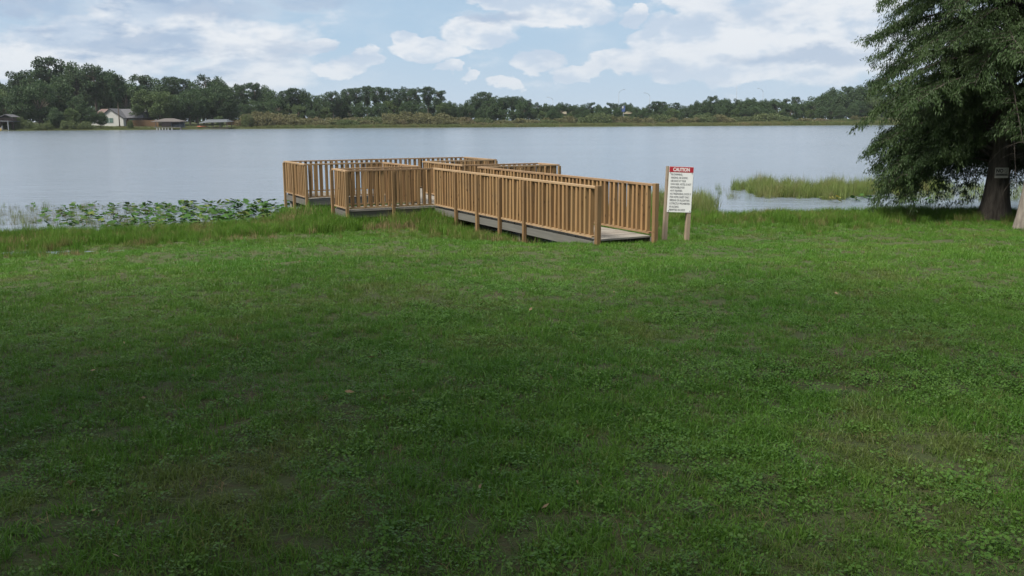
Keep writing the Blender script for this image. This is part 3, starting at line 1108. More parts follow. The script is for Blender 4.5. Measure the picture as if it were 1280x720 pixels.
def build_lawn():
    rng = np.random.default_rng(101)
    ms = [blade_mesh('g', rng, 36, 0.08, 0.025, 0.065, 0.0050, 0.95, M['grass'], 0.4) for _ in range(4)]
    ms += [blade_mesh('g', rng, 32, 0.08, 0.045, 0.095, 0.0050, 0.85, M['grass'], 0.42) for _ in range(4)]
    ms += [blade_mesh('g', rng, 12, 0.09, 0.03, 0.08, 0.0035, 1.3, M['straw'], 0.4)]
    coll = variants('lawn_tuft', ms)
    X, Y = [], []
    for (a, b, dn) in ((1.6, 6, 235), (6, 10, 165), (10, 15, 105), (15, 27, 60)):
        x, y = sample_ground(rng, a, b, dn)
        X.append(x); Y.append(y)
    x = np.concatenate(X); y = np.concatenate(Y)
    z = ground_z(x, y)
    t = shore_y(x) - y
    hn = wob(x, y, 1.3, 31) * 0.5 + wob(x, y, 3.7, 32) * 0.35
    keep = (z > 0.0) & (t > 0.4) & (rng.random(len(x)) > bare(x, y) * 0.9) & ~under_dock(x, y, -0.12)
    # thinner, patchy cover near the viewer
    thin = smooth((wob(x, y, 2.3, 41) - 0.45) / 0.5) * smooth((9 - y) / 3)
    keep &= rng.random(len(x)) > thin * 0.15
    x, y, z, hn = x[keep], y[keep], z[keep], hn[keep]
    n = len(x)
    tall = rng.random(n) < np.clip(0.42 + 0.45 * hn, 0.05, 0.95)
    vi = np.where(tall, rng.integers(4, 8, n), rng.integers(0, 4, n))
    vi = np.where(rng.random(n) < 0.07 + 0.5 * bare(x, y), 8, vi)
    s = rng.uniform(0.75, 1.2, n) * (1 + 0.22 * hn) * np.interp(y, [3, 12, 20], [0.95, 1.05, 1.2])
    scatter('lawn_grass', np.stack([x, y, z], 1), rots(rng, n), scl3(s, s * rng.uniform(.8, 1.15, n)), vi, coll, 'mown green lawn grass covering the bank up to the dock', 'grass')
    # broad-leaved weeds in patches
    wm = [weed_mesh('w', rng, 30, 0.10, M['weed']) for _ in range(5)]
    wc = variants('weed_tuft', wm)
    X, Y = [], []
    for (a, b, dn) in ((1.6, 7, 190), (7, 12, 100)):
        x, y = sample_ground(rng, a, b, dn)
        X.append(x); Y.append(y)
    x = np.concatenate(X); y = np.concatenate(Y)
    pn = wob(x, y, 1.7, 51) * 0.6 + wob(x, y, 5.0, 52) * 0.5 + np.clip(x * 0.05, -.15, .3)
    keep = (rng.random(len(x)) < smooth((pn + 0.2) / 1.0) * 0.6 + 0.10) & (bare(x, y) < 0.6)
    x, y = x[keep], y[keep]
    n = len(x)
    s = rng.uniform(0.7, 1.15, n)
    scatter('lawn_weeds', np.stack([x, y, ground_z(x, y) + 0.012], 1), rots(rng, n, .2), scl3(s), rng.integers(0, 5, n), wc, 'low broad-leaved weeds matted among the lawn grass', 'weeds')


def build_shore():
    rng = np.random.default_rng(202)
    ms = [blade_mesh('s', rng, 46, 0.13, 0.16, 0.36, 0.0085, 0.28, M['grass_tall'], 0.35) for _ in range(5)]
    ms += [blade_mesh('s', rng, 30, 0.15, 0.14, 0.30, 0.007, 0.45, M['straw'], 0.4) for _ in range(2)]
    coll = variants('shore_tuft', ms)
    n0 = 32000
    x = rng.uniform(-24, 24, n0)
    t = rng.uniform(-0.7, 7.0, n0)
    y = shore_y(x) - t
    z = ground_z(x, y)
    left = smooth((-3.5 - x) / 2.0)
    right = smooth((x - 3.4) / 1.0)
    near_dock = np.clip(1 - np.abs(under_dock(x, y, 1.1).astype(float) - 1), 0, 1)
    wl = np.interp(t, [-0.7, -0.2, 0.7, 1.2, 3.0, 3.8, 5.5], [0.05, 0.22, 0.4, 1, 1, 0.3, 0.08])
    wr = np.interp(t, [-0.7, -0.2, 0.3, 1.3, 2.0, 5.5], [0.25, 0.8, 1, 0.9, 0.15, 0.0])
    wd = np.interp(t, [-0.7, 0, 5.0, 5.5], [0.5, 1.0, 1.0, 0.7]) * near_dock
    w = np.maximum(np.maximum(left * wl, right * wr), wd)
    w = np.maximum(w, (1 - left) * (1 - right) * np.interp(t, [-.7, 0, 2.5, 4], [.4, 1, .9, .1]))
    w *= (0.75 + 0.35 * wob(x, y, 2.0, 61))
    keep = (rng.random(n0) < w) & (z > -0.12) & ~under_dock(x, y, -0.05)
    keep &= rng.random(n0) > bare(x, y) * 0.9
    keep &= np.abs(x) < 0.62 * y + 2.5
    x, y, z, t = x[keep], y[keep], z[keep], t[keep]
    n = len(x)
    dry = rng.random(n) < 0.05 + 0.5 * smooth((wob(x, y, 1.2, 62) - 0.35) / .4) * (x < 2) + 0.5 * bare(x, y)
    vi = np.where(dry, rng.integers(5, 7, n), rng.integers(0, 5, n))
    s = rng.uniform(0.7, 1.2, n) * np.interp(t, [-.7, 0.5, 3, 5.5], [1.05, 1.05, 0.8, 0.55]) * (1 + .15 * wob(x, y, 1.6, 63))
    s = np.where(x > 3, s * 0.9, s) * (1 - 0.45 * smooth((-6.0 - x) / 1.5) * smooth((1.3 - t) / .8)) * (1 + 0.35 * under_dock(x, y, 1.3)) * (1 + 0.2 * under_dock(x, y, 0.6))
    scatter('shore_grass', np.stack([x, y, z], 1), rots(rng, n, .07), scl3(s), vi, coll, 'taller bright grass fringing the water edge and the dock', 'grass')


def build_reeds():
    rng = np.random.default_rng(303)
    green = [blade_mesh('r', rng, 30, 0.16, 0.35, 0.80, 0.011, 0.22, M['reed'], 0.3) for _ in range(4)]
    brown = [blade_mesh('r', rng, 16, 0.20, 0.25, 0.60, 0.009, 0.25, M['reed_brown'], 0.3) for _ in range(3)]
    coll = variants('reed_tuft', green + brown)

    def patch(name, label, poly, count, gfrac, s0, s1, fn=None):
        # poly given as image directions on the water plane -> world region (real positions)
        px = rng.uniform(poly[0], poly[1], count)
        py = rng.uniform(poly[2], poly[3], count)
        P = np.array([tuple(at_z(a, b, 0.0)) for a, b in zip(px, py)])
        k = np.ones(count, bool) if fn is None else fn(px, py)
        P = P[k]
        n = len(P)
        P[:, 2] = np.maximum(ground_z(P[:, 0], P[:, 1]), -0.10)
        vi = np.where(rng.random(n) < gfrac, rng.integers(0, 4, n), rng.integers(4, 7, n))
        s = rng.uniform(s0, s1, n)
        scatter(name, P, rots(rng, n, .08), scl3(s), vi, coll, label, 'reeds')

    # island of reeds to the right of the sign
    def isl(px, py):
        c = 238 + 4 * np.sin(px * .02)
        hw = np.interp(px, [915, 945, 1020, 1090, 1180], [2, 8, 10, 8, 6]) * (0.8 + 0.35 * np.sin(px * .11) * np.sin(px * .037 + 1))
        return (np.abs(py - c) < hw) & (rng.random(len(px)) < 0.9)
    patch('island_reeds', 'green reed island standing in the water left of the cypress', (915, 1180, 226, 250), 2300, 0.80, 0.45, 1.1, isl)
    patch('sign_reeds', 'clump of reeds at the water edge behind the caution sign', (800, 893, 252, 268), 240, 0.75, 0.75, 1.2,
          lambda a, b: rng.random(len(a)) < np.interp(a, [800, 870, 893], [1, .9, .3]))
    patch('stray_reeds', 'thin stray reeds in open water beside the reed island', (885, 960, 232, 250), 20, 0.3, 0.5, 0.9)
    patch('cypress_reeds', 'reeds in the water behind the cypress trunk', (1120, 1330, 232, 252), 260, 0.75, 0.5, 0.8)
    # thin brownish reeds among the lily pads on the left
    def lf(px, py): return rng.random(len(px)) < np.interp(px, [-120, 60, 150, 210, 330], [1, .9, .75, .25, .04])
    patch('lily_reeds', 'sparse brownish reeds growing among the lily pads', (-120, 330, 258, 288), 800, 0.12, 0.35, 0.75, lf)


build_lawn()
build_shore()
build_reeds()

# ------------------------------------------------------------------ lily pads (each one an object)


def pad_mesh(rng, cup):
    n = 14
    vs = [(0, 0, 0)]
    for i in range(n + 1):
        t = R(18) + (2 * math.pi - R(36)) * i / n
        r = 1.0 + rng.normal() * 0.05
        vs.append((r * math.cos(t) * 1.08, r * math.sin(t) * 0.92, cup * (0.22 + rng.normal() * .06) * (0.5 + abs(math.sin(t)))))
    fs = [(0, i, i + 1) for i in range(1, n + 1)]
    return np_mesh('lily_pad', np.array(vs), np.array(fs), M['pad'], True)


def build_lilies():
    rng = np.random.default_rng(404)
    ms = [pad_mesh(rng, c) for c in (0.15, 0.5, 1.0, 1.5)]

    def put(px, py, big, label, group, upright=0.45):
        g = at_z(px, py, 0.0)
        o = bpy.data.objects.new('lily_pad', ms[rng.integers(0, 4)])
        up = rng.random() < upright
        s = rng.uniform(0.06, 0.115) * big
        o.scale = (s, s, s)
        o.location = (g.x, g.y, rng.uniform(0.05, 0.16) if up else rng.uniform(0.015, 0.03))
        tl = rng.uniform(0.2, 0.6) if up else rng.uniform(0, 0.08)
        o.rotation_euler = (tl * rng.choice([-1, 1]), tl * rng.uniform(-.6, .6), rng.uniform(0, 6.28))
        link(o)
        tag(o, label, 'lily pad', group)

    n = 0
    while n < 215:
        px, py = rng.uniform(20, 405), rng.uniform(253, 287)
        lo = np.interp(px, [20, 180, 240, 340, 405], [258, 256, 254, 253, 258])
        hi = np.interp(px, [20, 200, 280, 340, 405], [284, 286, 284, 276, 270])
        if not lo < py < hi or rng.random() > np.interp(px, [20, 120, 200, 260, 405], [.12, .3, .75, 1, .95]): continue
        put(px, py, np.interp(py, [253, 287], [1.15, 1.0]), 'glossy green lily pad in the bed left of the dock', 'lily pads left of the dock', 0.32)
        n += 1
    n = 0
    while n < 80:
        px, py = rng.uniform(985, 1240), rng.uniform(240, 258)
        if py > np.interp(px, [985, 1040, 1110, 1240], [245, 252, 254, 259]): continue
        put(px, py, 1.2, 'flat lily pad floating in front of the reed island', 'lily pads by the reed island', 0.2)
        n += 1
    px = rng.uniform(40, 405, 1300); py = rng.uniform(253, 288, 1300)
    lo = np.interp(px, [20, 180, 240, 340, 405], [258, 256, 254, 253, 258]); hi = np.interp(px, [20, 200, 280, 340, 405], [285, 288, 286, 279, 270])
    k = (py > lo) & (py < hi) & (rng.random(1300) < np.interp(px, [40, 160, 230, 405], [.25, .6, 1, 1]))
    P = np.array([tuple(at_z(a, b, 0)) for a, b in zip(px[k], py[k])])
    n = len(P)
    P[:, 2] = rng.uniform(.012, .10, n)
    sc_ = rng.uniform(.05, .11, n)
    scatter('lily_leaves', P, rots(rng, n, .28), scl3(sc_), rng.integers(0, 4, n), variants('pad_form', ms), 'small lily leaves filling the bed left of the dock', 'lily leaves')
    g = at_z(1044, 253, 0)
    cl = empty('yellow_lily_clump', (g.x, g.y, 0))
    tag(cl, 'small yellowed clump of lily leaves in front of the reed island', 'lily')
    me = ms[2].copy()
    me.materials.clear(); me.materials.append(M['lily_yellow'])
    for i in range(5):
        o = bpy.data.objects.new('leaf', me)
        a = i * 1.3
        o.location = (0.12 * math.cos(a), 0.10 * math.sin(a), 0.06 + 0.03 * i)
        o.scale = (.10, .09, .09)
        o.rotation_euler = (0.5 * math.sin(a), 0.5 * math.cos(a), a)
        link(o, cl)


build_lilies()

# fallen leaves and straw on the near lawn


def build_litter():
    rng = np.random.default_rng(505)
    n = 90
    x, y = sample_ground(rng, 2.5, 11, 0.6)
    z = ground_z(x, y) + rng.uniform(0.02, 0.06, len(x))
    d = rng.normal(size=(len(x), 3)) * np.array([1, 1, .25])
    L = rng.uniform(0.025, 0.075, len(x))
    v, f = leaves(np.stack([x, y, z], 1), d, L, L * rng.uniform(.2, .5, len(x)), rng)
    tag(link(bpy.data.objects.new('leaf_litter', np_mesh('leaf_litter', v, f, M['dead_leaf']))), 'scattered dead brown leaves lying in the near lawn', 'leaves', kind='stuff')


build_litter()

# ------------------------------------------------------------------ far shore


def far_pos(px, back): 
    """point on the far bank at a bearing, 'back' metres behind the waterline"""
    Y = float(far_d(px)) + back
    X = (px - 640) / F_PX * Y
    return X, Y, float(ground_z(X, Y))


def top_h(px, py, Y, z0): return EYE + (yh(px) - py) * Y / F_PX - z0


def pine_var(rng, seed):
    tr = MB()
    bend = rng.uniform(-.02, .02)
    tr.tube([(0, 0, -0.05), (bend * .3, 0, .3), (bend, 0, .6), (bend, .01, .96)], [.016, .013, .010, .004], 7)
    cl = []
    base = rng.uniform(.38, .58)
    for i in range(34):
        t = rng.random()
        z = base + (0.97 - base) * t
        rad = 0.20 * math.sin(math.pi * min(1, .22 + .80 * (1 - t) ** .8)) + .02
        a = rng.uniform(0, 6.28)
        rr = rad * rng.uniform(.3, 1)
        cl.append((bend + rr * math.cos(a), rr * math.sin(a), z, rng.uniform(.05, .09)))
        tr.tube([(bend, 0, z - .05), (bend + rr * math.cos(a), rr * math.sin(a), z)], [.005, .002], 4, False)
    v, f = clump_crown(rng, cl, 30000, .026)
    return tr.mesh('trunk', M['bark_far'], True), np_mesh('crown', v, f, M['pine_leaf'])


def oak_var(rng, mat, wide=.36, low=.12):
    tr = MB()
    tr.tube([(0, 0, -0.05), (0, 0, .1), (.01, 0, .3), (.0, .01, .55)], [.03, .022, .018, .008], 7)
    cl = []
    for i in range(60):
        d = unit(rng.normal(size=(1, 3)))[0]
        zc = (low + 1) / 2
        hz = (1 - low) / 2 - .07
        sc = rng.uniform(.55, 1.0)
        p = np.array([d[0] * wide * sc, d[1] * wide * sc, zc + d[2] * hz * sc])
        if p[2] > zc: p[:2] *= 0.90
        cl.append((*p, rng.uniform(.07, .125)))
        if i % 4 == 0: tr.tube([(0, 0, .35), tuple(p)], [.010, .003], 4, False)
    v, f = clump_crown(rng, cl, 15000, .032)
    return tr.mesh('trunk', M['bark_far'], True), np_mesh('crown', v, f, mat)


def shrub_var(rng, mat):
    tr = MB()
    cl = []
    for i in range(20):
        a = rng.uniform(0, 6.28); r = .85 * math.sqrt(rng.random())
        h = (1 - .55 * r * r) * rng.uniform(.55, 1)
        cl.append((r * math.cos(a), r * math.sin(a), h * .82, rng.uniform(.16, .26)))
        cl.append((r * math.cos(a) * 1.05, r * math.sin(a) * 1.05, h * .38, rng.uniform(.16, .26)))
        tr.tube([(r * .3 * math.cos(a), r * .3 * math.sin(a), -.1), (r * math.cos(a), r * math.sin(a), h * .8)], [.015, .005], 4, False)
    v, f = clump_crown(rng, cl, 2600, .075)
    return tr.mesh('stems', M['bark_far'], True), np_mesh('foliage', v, f, mat)


_rg = np.random.default_rng(606)
PINES = [pine_var(_rg, i) for i in range(4)]
OAKS = [oak_var(_rg, M['oak_leaf'], w, l) for w, l in ((.34, .10), (.40, .06), (.30, .14))]
LIGHTS = [oak_var(_rg, M['light_leaf'], w, l) for w, l in ((.34, .08), (.42, .05))]
SHRUBS = [shrub_var(_rg, M['shrub_leaf']) for _ in range(3)]
SHRUBG = [shrub_var(_rg, M['shrub_green']) for _ in range(2)]


def plant(name, meshes, pn, loc, h, w, rz, label, cat, group):
    root = empty(name, loc, rz)
    tag(root, label, cat, group)
    for me, nm in zip(meshes, pn):
        o = bpy.data.objects.new(nm, me)
        o.scale = (w, w, h)
        link(o, root)
    return root


PROF = [(-200, 100), (0, 104), (8, 99), (25, 98), (50, 88), (75, 78), (95, 76), (110, 78), (125, 84), (140, 85), (155, 86), (165, 95), (180, 97), (190, 92), (205, 92), (220, 96), (235, 104), (250, 101),
        (270, 95), (285, 94), (295, 102), (310, 107), (325, 106), (345, 110), (365, 113), (385, 112), (400, 118), (420, 115), (440, 113), (460, 110), (490, 112), (520, 110), (550, 113), (560, 124), (580, 127), (595, 118),
        (610, 114), (625, 117), (640, 121), (655, 117), (665, 127), (680, 129), (700, 128), (730, 129), (760, 130), (775, 127), (800, 131), (830, 127), (850, 130), (870, 127), (885, 120), (900, 119), (915, 125),
        (930, 120), (945, 125), (960, 122), (975, 122), (1000, 122), (1015, 118), (1030, 110), (1045, 112), (1060, 108), (1075, 104), (1090, 103), (1200, 106), (1500, 104)]
PPX = np.array([p[0] for p in PROF], float); PPY = np.array([p[1] for p in PROF], float)


def place_of(px):
    if px < 115: return 'on the wooded bank left of the white house', 'left'
    if px < 240: return 'around the white house across the lake', 'house'
    if px < 330: return 'behind the open boat shelter across the lake', 'shelter'
    if px < 560: return 'above the olive scrub across the lake', 'scrub'
    if px < 680: return 'in the gap right of the olive scrub', 'middle'
    if px < 870: return 'beside the far roadside lamp posts', 'lamps'
    return 'on the far bank towards the cypress', 'right'


def build_far_trees():
    rng = np.random.default_rng(707)
    kinds = {'pine': ('pine_tree', PINES, 'tall dark pine with clumped crown '), 'oak': ('oak_tree', OAKS, 'dense dark rounded tree '), 'light': ('leafy_tree', LIGHTS, 'lighter green leafy tree ')}

    def put(px, py, back, kind, wf):
        X, Y, z = far_pos(px, back)
        h = top_h(px, py, Y, z)
        if h < 3: return
        nm, vs, lab = kinds[kind]
        where, key = place_of(px)
        plant(nm, vs[rng.integers(0, len(vs))], ('trunk', 'crown'), (X, Y, z - .1), h, h * wf, rng.uniform(0, 6.28), lab + where, 'tree', f'{kind} trees {where}')

    # the skyline row
    px = -170.0
    while px < 1330:
        py = float(np.interp(px, PPX, PPY)) + rng.uniform(-1.5, 3.0)
        if px < 115: k = rng.choice(['oak', 'pine', 'oak'])
        elif px < 330: k = rng.choice(['oak', 'pine'])
        elif 400 < px < 680: k = rng.choice(['pine', 'pine', 'pine', 'oak'])
        else: k = rng.choice(['pine', 'oak', 'oak'])
        hpx = 160 - py
        put(px, py, rng.uniform(45, 85), k, rng.uniform(.85, 1.1) if k == 'pine' else rng.uniform(.75, 1.0))
        px += hpx * rng.uniform(.14, .26) + 2.5
    # a lower, nearer row that closes the wood
    px = -170.0
    while px < 1330:
        base = float(np.interp(px, PPX, PPY))
        py = base + (158 - base) * rng.uniform(.18, .48)
        house = 108 < px < 192
        k = rng.choice(['oak', 'oak', 'light', 'oak'])
        if house:
            px += 8; continue
        back = rng.uniform(24, 44)
        if 310 < px < 680: back += 16
        put(px, py, back, k, rng.uniform(.85, 1.15))
        px += (160 - py) * rng.uniform(.25, .42) + 3
    px = 560.0
    while px < 1330:
        base = float(np.interp(px, PPX, PPY))
        put(px, base + (158 - base) * rng.uniform(.10, .4), rng.uniform(60, 90), rng.choice(['oak', 'pine', 'oak']), rng.uniform(1.0, 1.3))
        px += rng.uniform(7, 13)
    # trees that stand clear around the house
    for (px, py, back, k, wf) in ((60, 98, 14, 'oak', .9), (88, 92, 22, 'oak', .8), (40, 108, 12, 'oak', .9), (20, 118, 16, 'oak', .9), (108, 116, 14, 'oak', .75), (122, 131, 12, 'oak', 1.0), (100, 134, 9, 'light', 1.0),
                                  (158, 97, 22, 'pine', .8), (132, 86, 52, 'pine', .9), (146, 90, 60, 'oak', .8), (172, 104, 62, 'oak', .8), (190, 110, 30, 'light', .95), (208, 111, 24, 'light', .95), (224, 116, 30, 'oak', .95), (182, 128, 26, 'light', .9), (135, 139, 12, 'oak', 1.1), (80, 132, 7, 'oak', 1.0), (245, 112, 26, 'oak', .95), (262, 106, 34, 'oak', .9), (285, 104, 28, 'oak', .9), (281, 143, 10, 'light', .9)):
        put(px, py, back, k, wf)


build_far_trees()


def build_wood_mass():
    rng = np.random.default_rng(313)
    cl = []
    for px in np.arange(-190, 1400, 4.5):
        Y = float(far_d(px)) + rng.uniform(95, 135)
        X = (px - 640) / F_PX * Y
        z = float(ground_z(X, Y))
        h = top_h(px, float(np.interp(px, PPX, PPY)), Y, z) * rng.uniform(.58, .82)
        k = max(2, int(h / 2.6))
        for j in range(k):
            cl.append((X + rng.normal() * 1.0, Y + rng.normal() * 3, z + h * (j + .4) / k, rng.uniform(1.7, 2.5)))
    v, f = clump_crown(rng, cl, 15, 1.0)
    o = link(bpy.data.objects.new('woodland', np_mesh('woodland', v, f, M['oak_leaf'])))
    tag(o, 'dark mass of woodland closing the gaps behind the far trees', 'wood', kind='stuff')


build_wood_mass()


def build_far_shrubs():
    rng = np.random.default_rng(808)

    def put(px, py, back, wpx, vs, label, group):
        X, Y, z = far_pos(px, back)
        h = max(1.2, top_h(px, py, Y, z))
        w = wpx / F_PX * Y / 2
        plant('bank_shrub', vs[rng.integers(0, len(vs))], ('stems', 'foliage'), (X, Y, z - .1), h, w, rng.uniform(0, 6.28), label, 'shrub', group)

    prof_x = [305, 320, 345, 380, 420, 460, 500, 540, 580, 620, 660, 700]
    prof_y = [147, 139, 136, 141, 145, 143, 139, 138, 145, 147, 148, 148]
    px = 318.0
    while px < 690:
        for row in range(2):
            q = px + rng.uniform(-6, 6)
            py = float(np.interp(q, prof_x, prof_y)) + rng.uniform(-1, 3) + row * 4
            put(q, py, rng.uniform(14, 22) - row * 7, rng.uniform(26, 44), SHRUBS if rng.random() < .8 else SHRUBG, 'olive brown willow scrub on the far bank below the tall pines', 'olive scrub on the far bank')
        px += rng.uniform(15, 24)
    px = 690.0
    while px < 1340:
        q = px
        py = rng.uniform(138, 146) if not 960 < px < 1070 else rng.uniform(142, 149)
        put(q, py, rng.uniform(13, 24), rng.uniform(24, 40), SHRUBG if rng.random() < .65 else SHRUBS, 'rounded grey-green bush along the far bank below the lamp posts', 'bushes on the far right bank')
        px += rng.uniform(13, 24)
    px = -160.0
    while px < 120:
        put(px, rng.uniform(146, 153), rng.uniform(4, 9), rng.uniform(16, 30), SHRUBG, 'low green bush at the foot of the left wooded bank', 'bushes on the far left bank')
        px += rng.uniform(12, 22)
    for (px, py, w) in ((38, 144, 15), (316, 140, 16), (171, 148, 9)):
        put(px, py, 8, w, SHRUBG, 'pale green shrub standing alone by the far waterline', 'lone shrubs by the far waterline')
    # grasses along the whole far waterline
    ms = [blade_mesh('f', rng, 60, 1.1, 0.7, 1.9, 0.085, 0.22, M['far_grass'], 0.3) for _ in range(4)]
    coll = variants('far_tuft', ms)
    n = 9000
    px = rng.uniform(-200, 1400, n)
    back = np.abs(rng.normal(0, 9, n)) + .3
    Y = far_d(px) + back
    X = (px - 640) / F_PX * Y
    s = rng.uniform(.5, 1.0, n) * np.interp(px, [-200, 110, 320, 340, 900, 960, 1400], [.45, .40, .40, .8, .8, 1.15, 1.15]) 
    scatter('far_bank_grass', np.stack([X, Y, ground_z(X, Y) - .05], 1), rots(rng, n, .05), scl3(s), rng.integers(0, 4, n), coll, 'tan and green grass along the far waterline', 'grass')


build_far_shrubs()


def build_house():
    Y0 = 303 + 34
    k = Y0 / F_PX
    zb = 1.75
    def X(px): return (px - 640) * k
    def Z(px, py): return EYE + (yh(px) - py) * k
    root = empty('lake_house', (X(150), Y0, zb))
    tag(root, 'low white gabled house with brown and grey roofs among far trees', 'house')
    def part(name, mb, mat, par=root):
        o = mb.build(name, mat, par)
        if par is root: o.location = (-X(150), -Y0, -zb)
        return o
    xg0, xg1, xa = X(134), X(163), X(147.5)
    ze, za = Z(148, 147), Z(148, 136)
    # front gable block
    part('gable_wall', MB().add([(xg0, Y0, zb - .5), (xg1, Y0, zb - .5), (xg1, Y0, ze), (xa, Y0, za - .25), (xg0, Y0, ze), (xg0, Y0 + 8, zb - .5), (xg1, Y0 + 8, zb - .5), (xg1, Y0 + 8, ze), (xa, Y0 + 8, za - .25), (xg0, Y0 + 8, ze)],
                       [(0, 1, 2, 3, 4), (0, 4, 9, 5), (1, 6, 7, 2), (5, 9, 8, 7, 6)]), M['white'])
    rf = MB()
    for (xe, s) in ((xg0 - .5, 1), (xg1 + .5, -1)):
        a = [(xe, Y0 - .4, ze - .25), (xa, Y0 - .4, za), (xa, Y0 + 9, za), (xe, Y0 + 9, ze - .25)]
        b = [(p[0], p[1], p[2] - .18) for p in a]
        rf.add(a + b, [(0, 1, 2, 3), (7, 6, 5, 4), (0, 4, 5, 1), (1, 5, 6, 2), (2, 6, 7, 3), (3, 7, 4, 0)])
    part('gable_roof', rf, M['roof_grey'])
    # main wings behind, ridge across
    for (a, b, mat, nm) in ((117, 147.5, 'roof_pink', 'roof'), (147.5, 184, 'roof_grey', 'roof')):
        x0, x1 = X(a), X(b)
        zr, zz = Z(150, 136.3), Z(150, 147.5)
        y0, y1, y2 = Y0 + 2.5, Y0 + 8.5, Y0 + 14
        hip0 = 2.2 if a == 117 else 0
        hip1 = 2.2 if b == 184 else 0
        part(nm, MB().add([(x0 - .01, y0, zz), (x1, y0, zz), (x1 - hip1, y1, zr), (x0 + hip0, y1, zr), (x0, y2, zz), (x1, y2, zz)], [(0, 1, 2, 3), (3, 2, 5, 4), (0, 3, 4), (1, 5, 2)]), M[mat])
        part('wall', MB().box(x0 + .5, x1 - .5, y0 + .6, y2 - .6, zb - .5, zz - .02), M['dark_wall'] if b == 184 else M['white'])
    w = part('window', MB().box(X(140.5), X(151), Y0 - .06, Y0 - .01, Z(146, 153.6), Z(146, 147.3)), M['white'])
    mid = X(145.7)
    for (a, b) in ((X(141), mid - .08), (mid + .08, X(150.5))):
        MB().box(a, b, Y0 - .10, Y0 - .065, Z(146, 153.2), Z(146, 147.7)).build('pane', M['pane'], w)
    part('window', MB().box(X(167), X(173), Y0 + 2.98, Y0 + 3.05, Z(170, 153), Z(170, 149)), M['pane'])
    part('chimney', MB().box(X(178), X(181), Y0 + 8, Y0 + 9.2, Z(180, 140), Z(180, 135.6)), M['white'])


build_house()


def fence(px0, px1, back, y_top, label):
    Y = float(far_d((px0 + px1) / 2)) + back
    k = Y / F_PX
    x0, x1 = (px0 - 640) * k, (px1 - 640) * k
    zg = float(ground_z((x0 + x1) / 2, Y))
    zt = EYE + (yh(px0) - y_top) * k
    root = empty('board_fence', ((x0 + x1) / 2, Y, zg))
    tag(root, label, 'fence')
    n = int((x1 - x0) / 0.62)
    st = (x1 - x0) / n
    me = MB().cbox(-st / 2 + .012, st / 2 - .012, -.02, .02, -.2, zt - zg, .005).mesh('board', M['fence'])
    for i in range(n):
        o = bpy.data.objects.new('board', me)
        o.location = (x0 - (x0 + x1) / 2 + st * (i + .5), random.uniform(-.006, .006), random.uniform(-.05, .03))
        link(o, root)
    MB().box(x0 - (x0 + x1) / 2, x1 - (x0 + x1) / 2, .03, .08, .4, .5).build('stringer', M['fence'], root)


fence(164, 206, 22, 150.2, 'cedar board fence running from the white house to the shore')
fence(289, 322, 24, 150.2, 'cedar board fence right of the open boat shelter')


